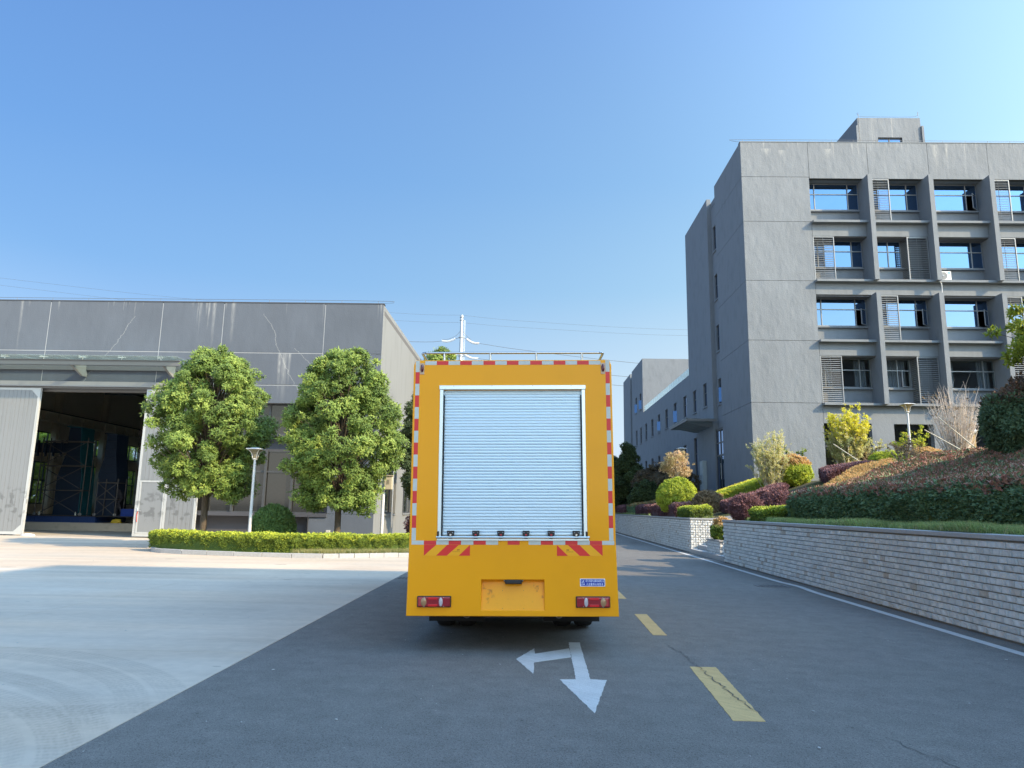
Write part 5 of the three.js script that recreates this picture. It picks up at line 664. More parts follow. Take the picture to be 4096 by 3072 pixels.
function tree(label, x, z, y0, r0, prof, n, leaves, pal, size, seed, o = {}) { // prof(t): crown radius by height between yb and yt
  const R = rngOf(seed), { yb, yt } = o, base = V(x, y0, z), t = thing(o.name || 'camphor_tree', label, 'tree', [x, y0, z], o.group), lobes = [];
  for (let k = 0; k < n; k++) { const h = (k + 0.5) / n, y = lerp(yb, yt, h), rad = prof(h), a = k * 2.399 + R() * 0.9, rr = rad * (0.35 + 0.6 * Math.sqrt(R())) * (0.86 + 0.34 * vn(a * 1.3 + seed, h * 5 + seed)), lr = (o.lobe || 0.55) * (0.5 + 0.95 * R() * R() + 0.2 * R()) * (0.6 + 0.4 * rad / prof(0.4)); const sprig = R() < 0.14; lobes.push({ x: x + (o.lean || 0) * h + Math.cos(a) * (sprig ? rad * 1.04 : Math.max(0, rr - lr * 0.35)), y: y + (sprig ? 0.1 : 0), z: z + Math.sin(a) * (sprig ? rad * 1.04 : Math.max(0, rr - lr * 0.35)), r: sprig ? lr * 0.5 : lr, t: R(), fy: 0.8 }); }
  part(t, 'trunk', limbs(R, base, lobes, r0, V(x + (o.lean || 0) * 0.8, lerp(yb, yt, 0.86), z)), o.bark || M.bark);
  const geos = Array.isArray(o.leaf) ? o.leaf : [o.leaf || camphorLeaf[0]]; const all = lobesPts(lobes, leaves, R, pal, size, o); const crown = new THREE.Group(); crown.name = 'crown'; t.add(crown);
  geos.forEach((g, i) => scatter(crown, 'leaves', all.filter((_, k) => k % geos.length === i), g, o.mat || M.leaf, R, { up: 0.25 })); return t;
}
{
  const prof1 = (t) => 2.2 * (t < 0.35 ? 0.62 + 0.38 * t / 0.35 : Math.sqrt(Math.max(0.02, 1 - ((t - 0.35) / 0.68) ** 2.2)) ) ;
  tree('full-crowned green tree before the gate, left of the white lamp post', -12.05, -27, 0.1, 0.13, prof1, 230, 15500, PAL.camphor, 0.95, 101, { yb: 1.95, yt: 7.45, leaf: camphorLeaf, lobe: 0.4, group: 'trees on the planted island' });
  tree('full-crowned green tree nearest the truck, right of the white lamp post', -6.85, -26.5, 0.1, 0.12, (t) => prof1(t) * 0.95, 230, 15500, PAL.camphor, 0.95, 207, { yb: 1.65, yt: 7.4, leaf: camphorLeaf, lobe: 0.4, group: 'trees on the planted island' });
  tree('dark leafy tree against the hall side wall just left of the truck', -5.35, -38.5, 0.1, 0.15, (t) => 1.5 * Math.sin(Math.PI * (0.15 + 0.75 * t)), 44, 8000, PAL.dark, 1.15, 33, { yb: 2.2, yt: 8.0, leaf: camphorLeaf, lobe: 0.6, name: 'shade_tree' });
  tree('tall tree whose top shows above the left end of the truck roof rail', -6.0, -49, 0.1, 0.22, (t) => 1.75 * Math.sin(Math.PI * (0.12 + 0.78 * t)), 46, 6500, PAL.camphor, 1.5, 34, { yb: 6.5, yt: 12.5, leaf: camphorLeaf, lobe: 0.75, name: 'tall_tree' });
  for (const [i, [x, z]] of [[-40.5, -47], [-41, -54], [-41, -61], [-42, -68], [-41, -75]].entries()) tree(['tree seen through the hall windows behind the machine column', 'tree seen through the hall windows left of the worker', 'tree seen through the hall windows behind the worker', 'tree beyond the far hall windows', 'farthest tree beyond the hall windows'][i], x, z, 0, 0.16, (t) => 3.4 * Math.sin(Math.PI * (0.15 + 0.75 * t)), 40, 4200, PAL.lime, 1.9, 300 + i, { yb: 0.8, yt: 8.8, lobe: 0.95, name: 'background_tree', leaf: camphorLeaf });
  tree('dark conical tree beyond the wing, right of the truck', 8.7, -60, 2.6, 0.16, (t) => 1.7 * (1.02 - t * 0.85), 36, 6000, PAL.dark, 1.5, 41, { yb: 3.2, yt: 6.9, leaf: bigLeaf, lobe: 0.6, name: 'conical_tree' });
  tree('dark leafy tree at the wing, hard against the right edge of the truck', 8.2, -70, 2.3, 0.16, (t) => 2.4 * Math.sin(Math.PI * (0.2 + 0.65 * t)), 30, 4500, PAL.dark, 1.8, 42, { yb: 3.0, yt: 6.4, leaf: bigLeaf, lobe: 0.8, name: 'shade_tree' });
  tree('slim young tree with peach coloured leaves behind the round green bush', 7.95, -37.6, 2.2, 0.035, (t) => 0.85 * Math.sin(Math.PI * (0.22 + 0.6 * t)), 40, 1000, PAL.peach, 0.85, 43, { yb: 3.5, yt: 4.7, leaf: roundLeaf, lobe: 0.22, name: 'young_tree', bark: M.twig, mat: M.leafSoft });
  tree('green tree leaning into the picture from the right edge', 13.1, -16.4, T(13.1, -16.4), 0.1, (t) => 1.75 * Math.sin(Math.PI * (0.16 + 0.7 * t)), 70, 3000, PAL.lime.map((c) => mixc(c, [0.1, 0.16, 0.03], 0.35)), 1.0, 47, { yb: 4.95, yt: 7.1, leaf: camphorLeaf, lobe: 0.3, mat: M.leafSoft, name: 'young_tree' });
}
// clipped balls and loose bushes
function bush(label, x, z, y0, rx, ry, n, pal, leaf, size, seed, o = {}) {
  const R = rngOf(seed), t = thing(o.name || 'clipped_bush', label, 'bush', [x, y0, z], o.group), cy = y0 + ry * (o.lift || 0.92), pts = [];
  for (let k = 0; k < n; k++) { const c = R() * 2 - 1, a = R() * 6.283, s = Math.sqrt(1 - c * c), w = 1 + (o.rough || 0.1) * (vn(a * 2.2 + seed, c * 4 + seed) - 0.4) * 2, f = w * (0.86 + 0.16 * R()), nx = s * Math.cos(a), nz = s * Math.sin(a); if (cy + c * ry * f < y0 + 0.02) continue; let u = 0.2 + 0.55 * R(); const tip = o.tip && c > 0.25 + 0.3 * R(); pts.push([x + nx * rx * f, cy + c * ry * f, z + nz * rx * f, nx, c, nz, ...shade3(tip ? o.tip : pal, clamp(u)), size]); }
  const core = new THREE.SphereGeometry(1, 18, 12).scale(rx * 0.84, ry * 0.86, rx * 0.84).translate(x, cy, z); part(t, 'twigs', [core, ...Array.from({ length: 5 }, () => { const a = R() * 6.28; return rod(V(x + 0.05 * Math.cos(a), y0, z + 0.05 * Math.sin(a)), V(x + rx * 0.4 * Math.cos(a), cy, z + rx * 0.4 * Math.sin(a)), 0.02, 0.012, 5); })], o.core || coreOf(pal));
  scatter(t, 'foliage', pts, leaf, o.mat || M.leaf, R); return t;
}
// hedges: leaves over the top and sides of a clipped mass; top(x, z) is its upper surface
function hedge(label, poly, top, bottom, dens, pal, leaf, size, seed, o = {}) { // poly: outline in (x, z), anticlockwise or not
  const R = rngOf(seed), cx = poly.reduce((s, p) => s + p[0], 0) / poly.length, cz = poly.reduce((s, p) => s + p[1], 0) / poly.length, t = thing(o.name || 'hedge', label, 'hedge', [cx, bottom(cx, cz), cz], o.group), pts = [];
  const inP = (x, z) => { let c = false; for (let i = 0, j = poly.length - 1; i < poly.length; j = i++) { const [xi, zi] = poly[i], [xj, zj] = poly[j]; if ((zi > z) !== (zj > z) && x < (xj - xi) * (z - zi) / (zj - zi) + xi) c = !c; } return c; };
  const xs = poly.map((p) => p[0]), zs = poly.map((p) => p[1]), x0 = Math.min(...xs), x1 = Math.max(...xs), z0 = Math.min(...zs), z1 = Math.max(...zs), rough = o.rough ?? 0.07;
  const bump = (x, z) => rough * 2 * (fbm(x * 1.6 + seed, z * 1.6 + seed, 300, 3) - 0.5);
  const edge = (x, z) => { let d = 9; for (let i = 0, j = poly.length - 1; i < poly.length; j = i++) { const [ax, az] = poly[j], [bx2, bz] = poly[i], l = (bx2 - ax) ** 2 + (bz - az) ** 2, tt = clamp(((x - ax) * (bx2 - ax) + (z - az) * (bz - az)) / l); d = Math.min(d, Math.hypot(x - ax - (bx2 - ax) * tt, z - az - (bz - az) * tt)); } return d; };
  const rnd = o.round ?? 0.16, drop = (x, z) => { const d = edge(x, z); return d < rnd ? rnd - Math.sqrt(Math.max(0, rnd * rnd - (rnd - d) ** 2)) : 0; };
  const area = (x1 - x0) * (z1 - z0), nTop = area * dens * (o.topDens || 1); for (let k = 0; k < nTop; k++) { const x = lerp(x0, x1, R()), z = lerp(z0, z1, R()); if (!inP(x, z)) continue; const y = top(x, z) + bump(x, z) - drop(x, z) - 0.05 * R() + (R() < 0.06 ? 0.06 * R() : 0); const tp = o.tip && R() < (o.tipShare ?? 0.85); pts.push([x, y, z, 0, 1, 0, ...shade3(tp ? o.tip : pal, clamp(0.15 + 0.75 * R())), size]); }
  for (let i = 0, j = poly.length - 1; i < poly.length; j = i++) {
    const [ax, az] = poly[j], [b0, bz] = poly[i], L = Math.hypot(b0 - ax, bz - az); let nx = (bz - az) / L, nz = -(b0 - ax) / L; if (inP((ax + b0) / 2 + nx * 0.01, (az + bz) / 2 + nz * 0.01)) { nx = -nx; nz = -nz; }
    const hm = top((ax + b0) / 2, (az + bz) / 2) - bottom((ax + b0) / 2, (az + bz) / 2), n = L * hm * dens * 1.15;
    for (let k = 0; k < n; k++) { const s = R(), x = lerp(ax, b0, s), z = lerp(az, bz, s), yb = bottom(x, z), yt = top(x, z) - rnd * 0.4, u = R() ** 0.85, y = lerp(yb + 0.02, yt, u) + bump(x, z) * u, k2 = (fbm(s * L * 1.7 + seed, y * 2.4 + seed, 300, 3) - 0.5) * 2.2 * rough - 0.06 * R() + (u > 0.85 ? -rnd * 0.25 : 0) - (1 - u) * (o.under ?? 0.1); const tp = o.tip && u > 0.9 && R() < 0.5; pts.push([x + nx * k2, y, z + nz * k2, nx, 0.35, nz, ...shade3(tp ? o.tip : pal, clamp(0.1 + 0.6 * R())), size]); }
  }
  // woody inside: a slightly smaller closed mass
  const shr = (p) => [lerp(p[0], cx, 0.13 / Math.max(0.4, Math.hypot(p[0] - cx, p[1] - cz))), lerp(p[1], cz, 0.13 / Math.max(0.4, Math.hypot(p[0] - cx, p[1] - cz)))], fine = []; poly.forEach((p, i) => { const q = poly[(i + 1) % poly.length], n = Math.max(1, Math.ceil(Math.hypot(q[0] - p[0], q[1] - p[1]) / 0.9)); for (let s = 0; s < n; s++) fine.push([lerp(p[0], q[0], s / n), lerp(p[1], q[1], s / n)]); });
  const nGx = Math.max(2, Math.ceil((x1 - x0) / 0.5)), nGz = Math.max(2, Math.ceil((z1 - z0) / 0.5)), vp = [], vi = []; const okc = []; for (let jz = 0; jz <= nGz; jz++) for (let ix = 0; ix <= nGx; ix++) { const x = lerp(x0, x1, ix / nGx), z = lerp(z0, z1, jz / nGz); vp.push(x, top(x, z) - drop(x, z) - 0.1, z); } for (let jz = 0; jz < nGz; jz++) for (let ix = 0; ix < nGx; ix++) { const x = lerp(x0, x1, (ix + 0.5) / nGx), z = lerp(z0, z1, (jz + 0.5) / nGz); if (!inP(x, z) || edge(x, z) < 0.22) continue; const a = jz * (nGx + 1) + ix, b = a + nGx + 1; vi.push(a, b, a + 1, a + 1, b, b + 1); }
  const side = []; const ring = fine.map(shr); for (let i = 0; i < ring.length; i++) { const p = ring[i], q = ring[(i + 1) % ring.length]; side.push([p[0], bottom(p[0], p[1]) - 0.02, p[1]], [q[0], bottom(q[0], q[1]) - 0.02, q[1]], [q[0], top(q[0], q[1]) - drop(q[0], q[1]) - 0.12, q[1]], [p[0], bottom(p[0], p[1]) - 0.02, p[1]], [q[0], top(q[0], q[1]) - drop(q[0], q[1]) - 0.12, q[1]], [p[0], top(p[0], p[1]) - drop(p[0], p[1]) - 0.12, p[1]]); }
  const parts = []; if (vi.length) { let gt = new THREE.BufferGeometry(); gt.setAttribute('position', new THREE.Float32BufferAttribute(vp, 3)); gt.setIndex(vi); gt = gt.toNonIndexed(); gt.computeVertexNormals(); parts.push(gt); } const gs = new THREE.BufferGeometry(); gs.setAttribute('position', new THREE.Float32BufferAttribute(side.flat(), 3)); gs.computeVertexNormals(); parts.push(gs);
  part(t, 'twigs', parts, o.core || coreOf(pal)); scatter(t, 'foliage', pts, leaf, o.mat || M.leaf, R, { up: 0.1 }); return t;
}
const flatTop = (h) => (x, z) => T(x, z) + h, gnd = (x, z) => T(x, z);
{
  // island
  const isl = []; const c = islandCurve.getPoints(80).filter((p, i) => i > 8 && p.x > -13.2 && p.x < -2.2); c.forEach((p, i) => { const a = c[Math.max(0, i - 1)], b = c[Math.min(c.length - 1, i + 1)], d = b.clone().sub(a).normalize(); const inset = 0.28 + 0.85 * smooth((p.x + 8.5) / 3); isl.push([p.x + d.z * -inset * 1, p.z - Math.abs(d.x) * inset]); }); const backRow = isl.slice().reverse().map(([x, z]) => [x < -12.4 ? x + 0.9 : x, Math.max(-27.0, z - 1.05)]);
  const poly = isl.concat(backRow).filter((p, i) => i % 2 === 0); hedge('low clipped box hedge along the kerb below the two trees', poly, () => 0.70, () => 0.1, 620, PAL.box, roundLeaf, 0.62, 51, { tip: PAL.lime, tipShare: 0.65, rough: 0.07, under: 0.14 });
  bush('round clipped bush beside the white lamp post before the hall windows', -9.38, -26.9, 0.1, 0.74, 0.78, 3000, PAL.dark.map((q) => mixc(q, [0.17, 0.30, 0.08], 0.65)), bigLeaf, 0.8, 61, { lift: 0.95 });
  bush('reddish bush peeping out at the left edge of the truck', -4.35, -30.2, 0.1, 0.55, 0.75, 1500, PAL.purple, roundLeaf, 0.9, 62, { rough: 0.25 });
  // slope, from the near end outwards
  hedge('big photinia hedge with red tips along the near stone wall', [[7.55, -9], [7.5, -7], [12.5, -7], [13.0, -15], [13.2, -23.6], [11.2, -23.2], [9.1, -22.2], [7.6, -20.9], [7.6, -18], [7.6, -14]], (x, z) => T(x, z) + 0.86 + 0.05 * smooth((x - 8) / 3), gnd, 430, PAL.photinia, bigLeaf, 0.72, 71, { tip: PAL.redtip, tipShare: 0.72, rough: 0.09, round: 0.22, topDens: 0.75, name: 'photinia_hedge' });
  hedge('low yellow-green hedge beside the purple bush near the steps', [[6.98, -21.2], [7.5, -21.0], [8.3, -22.1], [8.1, -22.9], [7.0, -22.6]], flatTop(0.42), gnd, 600, PAL.box, roundLeaf, 0.7, 72, { tip: PAL.lime });
  bush('round purple-leaved bush at the wall end by the steps', 7.22, -23.6, 1.42, 0.52, 0.42, 2400, PAL.purple, tinyLeaf, 1.0, 73, {});
  bush('purple-leaved bush behind the wall end, left of the photinia hedge', 8.55, -24.2, T(8.55, -24.2), 0.62, 0.46, 2200, PAL.purple, tinyLeaf, 1.0, 74, {});
  hedge('purple-leaved clipped hedge above the steps', [[8.7, -31.2], [10.8, -30.2], [11.4, -31.2], [11.2, -32.2], [8.9, -33.0]], flatTop(0.5), gnd, 700, PAL.purple, tinyLeaf, 1.0, 75, { rough: 0.08 });
  hedge('dark red hedge on the slope below the pale twiggy shrub', [[12.2, -29.0], [14.6, -29.6], [14.8, -31.4], [12.9, -31.6]], flatTop(0.55), gnd, 620, PAL.purple, tinyLeaf, 1.05, 76, {});
  hedge('sunny orange-tipped hedge running up behind the photinia hedge', [[10.3, -24.3], [12.4, -24.6], [14.2, -27.6], [13.0, -28.4], [10.8, -26.2]], flatTop(0.55), gnd, 480, PAL.photinia, bigLeaf, 0.65, 77, { tip: PAL.orange, tipShare: 0.95, mat: M.leafSoft });
  hedge('small purple hedge between the steps and the orange-tipped hedge', [[9.3, -25.0], [10.3, -24.9], [10.9, -26.4], [9.8, -26.6]], flatTop(0.5), gnd, 640, PAL.purple, tinyLeaf, 1.0, 97, {});
  hedge('low yellow-green hedge just beyond the steps', [[7.05, -30.6], [7.95, -30.7], [8.5, -33.4], [7.1, -33.6]], flatTop(0.46), gnd, 640, PAL.box, roundLeaf, 0.72, 78, { tip: PAL.lime, tipShare: 0.8, mat: M.leafSoft });
  bush('round brownish clipped bush on the slope above the steps', 8.75, -34.6, T(8.75, -34.6), 0.72, 0.55, 2400, PAL.brown, tinyLeaf, 1.1, 79, {});
  hedge('pinkish purple hedge sloping down to the wall beyond the steps', [[7.15, -34.2], [8.2, -34.4], [8.6, -41.5], [7.3, -41.8]], flatTop(0.62), gnd, 560, PAL.purple, tinyLeaf, 1.15, 80, { tip: PAL.redtip.map((q) => mixc(q, [0.34, 0.14, 0.13], 0.5)), tipShare: 0.7 });
  hedge('orange-tipped hedge between the round green bush and the brown bush', [[8.3, -35.4], [9.8, -35.6], [10.2, -39.5], [8.7, -40.2]], flatTop(0.66), gnd, 480, PAL.photinia, roundLeaf, 0.85, 81, { tip: PAL.orange, tipShare: 0.9, mat: M.leafSoft });
  hedge('bright yellow hedge in front of the office entrance', [[9.6, -38.2], [12.6, -37.8], [12.8, -40.6], [10.2, -40.8]], flatTop(0.55), gnd, 420, PAL.lime, roundLeaf, 0.85, 82, { tip: PAL.yellow, mat: M.leafSoft });
  bush('big round bright green bush beyond the steps', 7.75, -36.6, T(7.75, -36.6) + 0.2, 0.98, 0.92, 4200, PAL.lime, roundLeaf, 1.0, 83, { lift: 0.85, mat: M.leafSoft });
  hedge('dull purple hedge by the wall beyond the green bush', [[7.4, -43.2], [8.7, -43], [9.0, -48.6], [7.5, -48.8]], flatTop(0.6), gnd, 420, PAL.purple.map((q) => mixc(q, [0.05, 0.03, 0.05], 0.4)), tinyLeaf, 1.2, 84, {});
  hedge('brownish orange hedge on the shaded slope behind the purple hedge', [[7.6, -49.4], [10.2, -45], [10.8, -51], [7.7, -54]], flatTop(0.75), gnd, 330, PAL.photinia, roundLeaf, 1.0, 85, { tip: PAL.orange.map((q) => mixc(q, [0.1, 0.07, 0.03], 0.45)) });
  hedge('farthest purple hedge right beside the truck edge', [[7.6, -54.6], [9.2, -54.4], [9.4, -61], [7.7, -61]], flatTop(0.6), gnd, 300, PAL.purple, tinyLeaf, 1.4, 86, {});
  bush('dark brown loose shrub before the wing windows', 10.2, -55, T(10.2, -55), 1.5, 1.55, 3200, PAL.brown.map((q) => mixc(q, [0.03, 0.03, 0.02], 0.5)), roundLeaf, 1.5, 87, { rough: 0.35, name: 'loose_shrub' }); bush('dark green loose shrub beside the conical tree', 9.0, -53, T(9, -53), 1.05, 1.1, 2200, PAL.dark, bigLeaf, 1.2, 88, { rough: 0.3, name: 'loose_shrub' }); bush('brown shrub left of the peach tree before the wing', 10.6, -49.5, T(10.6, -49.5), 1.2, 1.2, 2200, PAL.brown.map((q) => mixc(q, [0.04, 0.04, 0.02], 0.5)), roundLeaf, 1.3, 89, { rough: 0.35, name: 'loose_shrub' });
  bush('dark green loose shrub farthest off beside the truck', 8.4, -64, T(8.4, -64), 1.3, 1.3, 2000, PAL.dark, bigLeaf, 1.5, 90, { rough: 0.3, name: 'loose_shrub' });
  bush('big dark round bush at the right picture edge', 12.75, -17.6, T(12.75, -17.6), 1.2, 1.02, 5200, PAL.photinia.map((q) => mixc(q, [0.02, 0.04, 0.02], 0.4)), bigLeaf, 0.85, 91, { tip: PAL.redtip.map((q) => mixc(q, [0.05, 0.05, 0.02], 0.55)), rough: 0.14, lift: 1.45 });
  bush('shrub with yellow leaves growing from the stone planter', 7.38, -27.0, 0.62, 0.4, 0.42, 1700, PAL.box, roundLeaf, 0.75, 92, { tip: PAL.orange, rough: 0.25, lift: 0.85 });
  bush('orange-tipped round bush at the foot of the pale twiggy shrub', 12.5, -33.4, T(12.5, -33.4), 0.75, 0.72, 1800, PAL.lime, roundLeaf, 0.95, 93, { tip: PAL.orange, rough: 0.15, mat: M.leafSoft });
  bush('low lime-green bush right of the tall yellow shrub', 17.4, -34.4, T(17.4, -34.4), 0.9, 0.62, 1800, PAL.lime, roundLeaf, 0.95, 94, { rough: 0.15, mat: M.leafSoft }); bush('low orange-tipped bush around the foot of the right lamp', 18.6, -33.4, T(18.6, -33.4), 1.05, 0.62, 1900, PAL.lime, roundLeaf, 0.95, 95, { tip: PAL.orange, rough: 0.15, mat: M.leafSoft });
  hedge('spreading green ground cover above the photinia hedge', [[13.7, -16], [17, -16], [18.5, -24], [14.0, -24.5]], flatTop(0.42), gnd, 260, PAL.box, roundLeaf, 0.8, 96, { rough: 0.15 });
}
// twiggy shrubs: many upright stems with sparse leaves
function twiggy(label, x, z, y0, h, w, stems, leaves, pal, leaf, size, seed, o = {}) {
  const R = rngOf(seed), t = thing(o.name || 'twiggy_shrub', label, 'shrub', [x, y0, z], o.group), g = [], tips = [];
  for (let k = 0; k < stems; k++) { const a = R() * 6.283, s = Math.sqrt(R()), p0 = V(x + 0.22 * s * Math.cos(a), y0, z + 0.22 * s * Math.sin(a)), hh = h * (0.55 + 0.45 * R()) * (1 - 0.25 * s), p2 = V(x + w * s * Math.cos(a) * (0.8 + 0.4 * R()), y0 + hh, z + w * s * Math.sin(a) * (0.8 + 0.4 * R())), p1 = p0.clone().lerp(p2, 0.5).add(V((R() - 0.5) * 0.15, hh * 0.06, (R() - 0.5) * 0.15)), r = (o.r || 0.016) * (0.6 + 0.7 * R()); g.push(rod(p0, p1, r, r * 0.7, 5), rod(p1, p2, r * 0.7, r * 0.22, 4)); for (let q = 0; q < 6; q++) { const u = 0.2 + 0.8 * R(), b = u < 0.5 ? p0.clone().lerp(p1, u * 2) : p1.clone().lerp(p2, u * 2 - 1), e = b.clone().add(V((R() - 0.5) * 0.7 * w, (0.12 + 0.3 * R()) * h * 0.4, (R() - 0.5) * 0.7 * w)); g.push(rod(b, e, r * 0.4, r * 0.14, 3)); tips.push([b, e]); } tips.push([p1, p2]); }
  part(t, 'stems', g, o.stem || M.twig); const pts = []; for (let k = 0; k < leaves; k++) { const [a, b] = tips[R() * tips.length | 0], u = R(), p = a.clone().lerp(b, u), hi = (p.y - y0) / h; if (o.upper && R() > 0.15 + hi * 1.1) continue; pts.push([p.x + (R() - 0.5) * 0.08, p.y + (R() - 0.5) * 0.08, p.z + (R() - 0.5) * 0.08, 0, 1, 0, ...shade3(o.top && hi > 0.42 + 0.25 * R() ? o.top : pal, R()), size]); } if (pts.length) scatter(t, 'foliage', pts, leaf, M.leafSoft, R, { turn: 0.8 }); return t;
}
{
  twiggy('pale olive twiggy shrub before the blank office wall', 11.35, -33.2, T(11.35, -33.2), 3.1, 0.95, 70, 2600, PAL.pale, tinyLeaf, 1.1, 111);
  twiggy('sparse dark-stemmed shrub with few green leaves right of the pale shrub', 13.0, -35.5, T(13, -35.5), 2.1, 1.0, 16, 420, PAL.brown, roundLeaf, 1.15, 112, { stem: M.darkTwig, top: PAL.camphor });
  twiggy('tall bright yellow-leaved shrub before the ground floor windows', 16.15, -36, T(16.15, -36), 3.95, 1.0, 80, 3600, PAL.pale, roundLeaf, 1.05, 113, { top: PAL.yellow });
  twiggy('sparse brown-leaved shrub between the yellow shrub and the lamp', 18.1, -38, T(18.1, -38), 2.7, 1.0, 26, 700, PAL.brown, roundLeaf, 1.2, 114, { stem: M.darkTwig, top: PAL.pale });
  twiggy('sparse shrub with yellow-green leaves right of the lamp post', 20.6, -38, T(20.6, -38), 2.9, 1.1, 28, 800, PAL.brown, roundLeaf, 1.25, 115, { stem: M.darkTwig, top: PAL.lime });
  twiggy('leafless pale grey shrub with many upright stems', 16.85, -28, T(16.85, -28), 3.75, 1.05, 120, 60, PAL.brown, roundLeaf, 0.9, 116, { stem: mat([0.72, 0.63, 0.54], 0.9), r: 0.019 });
  twiggy('low bare shrub left of the leafless grey shrub', 15.6, -29.5, T(15.6, -29.5), 1.8, 0.9, 26, 120, PAL.brown, roundLeaf, 0.9, 117, { stem: mat([0.36, 0.3, 0.24], 0.9) });
  for (const [i, a] of [[V(17.1, 3.9, -26.8), V(16.0, 5.4, -27.6)], [V(16.6, 3.8, -26.6), V(15.3, 4.9, -27.4)], [V(16.3, 3.5, -33.2), V(14.9, 5.0, -34.6)]].entries()) { const t = thing('wooden_stake', ['long pale wooden prop leaning on the leafless shrub', 'short pale wooden prop at the foot of the leafless shrub', 'pale wooden prop leaning on the tall yellow shrub'][i], 'stake', a[0].toArray(), 'tree props'); part(t, 'pole', rod(a[0], a[1], 0.024, 0.02, 7), M.twig); }
  // grass along the wall top and on the bank
  const R = rngOf(121), blade = (() => { const P = []; for (let k = 0; k < 7; k++) { const a = k * 0.9 + 0.3, w = 0.005, h = 0.09 + 0.05 * ((k * 7) % 5) / 5, lx = Math.cos(a), lz = Math.sin(a), b = 0.03 + 0.02 * (k % 3), ox = ((k * 13) % 7 - 3) * 0.012, oz = ((k * 5) % 7 - 3) * 0.012; P.push(ox - lz * w, 0, oz + lx * w, ox + lz * w, 0, oz - lx * w, ox + lx * b, h, oz + lz * b); } const g = new THREE.BufferGeometry(); g.setAttribute('position', new THREE.Float32BufferAttribute(P, 3)); g.computeVertexNormals(); return g; })();
  const pts = []; for (let k = 0; k < 26000; k++) { const near = R() < 0.75, z = near ? -7 - 17.6 * R() : -30.4 - 32 * R(), x = WX(z) + 0.36 + R() * R() * (near ? 1.5 : 0.9), d = fbm(x * 1.5, z * 1.5, 300, 3); if (d < 0.34) continue; pts.push([x, T(x, z) - 0.01, z, 0, 2.5, 0, ...mixc([0.25, 0.35, 0.12], R() < 0.3 ? [0.62, 0.57, 0.30] : [0.46, 0.58, 0.20], R()), 0.7 + 0.9 * d]); }
  const gr = scatter(scene, 'grass', pts, blade, M.leafSoft, R, { turn: 0 }); gr.userData = { kind: 'stuff', label: 'short grass growing between the stone wall and the hedges', category: 'grass' };
  const p2 = []; for (let k = 0; k < 5000; k++) { const x = -7.5 + 5.4 * R(), z0 = x < -6.4 ? -23.4 : -23.4 - (x + 6.4) * 0.55, z = z0 - 0.15 - R() * 0.9; p2.push([x, 0.1, z, 0, 2.5, 0, ...mixc([0.22, 0.28, 0.07], [0.55, 0.48, 0.24], R()), 0.9 + 0.6 * R()]); } const g2 = scatter(scene, 'dry_grass', p2, blade, M.leafSoft, R, { turn: 0 }); g2.userData = { kind: 'stuff', label: 'dry grass strip between the kerb and the low hedge near the truck', category: 'grass' };
  for (const [x, z, n, i] of [[7.75, -12.4, 26, 0], [7.6, -13.6, 18, 1], [7.5, -20.2, 14, 2]]) { const t = thing('tall_grass', ['largest clump of tall grass at the foot of the photinia hedge', 'smaller clump of tall grass at the hedge foot', 'clump of tall grass by the far end of the photinia hedge'][i], 'grass', [x, T(x, z), z], 'tall grass clumps'); const g = []; for (let k = 0; k < n; k++) { const a = R() * 6.28, L = 0.35 + 0.35 * R(), b = 0.12 + 0.2 * R(), bs = V(x + 0.1 * (R() - 0.5), T(x, z), z + 0.1 * (R() - 0.5)); g.push(rod(bs, bs.clone().add(V(b * 0.3 * Math.cos(a), L * 0.65, b * 0.3 * Math.sin(a))), 0.005, 0.004, 3), rod(bs.clone().add(V(b * 0.3 * Math.cos(a), L * 0.65, b * 0.3 * Math.sin(a))), bs.clone().add(V(b * Math.cos(a), L, b * Math.sin(a))), 0.004, 0.001, 3)); } part(t, 'blades', g, mat([0.12, 0.17, 0.04], 0.8)); }
}

{ // far-off wood closing the end of the road
  const R = rngOf(140), pts = []; for (let k = 0; k < 5200; k++) { const a = -0.75 + 1.6 * R(), d = 175 + 40 * R(), x = Math.sin(a) * d, z = -Math.cos(a) * d, h = 7 + 4 * fbm(x * 0.05 + 50, z * 0.05 + 90, 300, 3); pts.push([x, h * Math.sqrt(R()), z, 0, 0.6, 1, ...shade3(PAL.dark, R()), 14]); }
  const w = scatter(scene, 'distant_wood', pts, camphorLeaf[0], M.leafSoft, R); w.userData = { kind: 'stuff', label: 'far-off dark wood closing the end of the road', category: 'wood' };
}
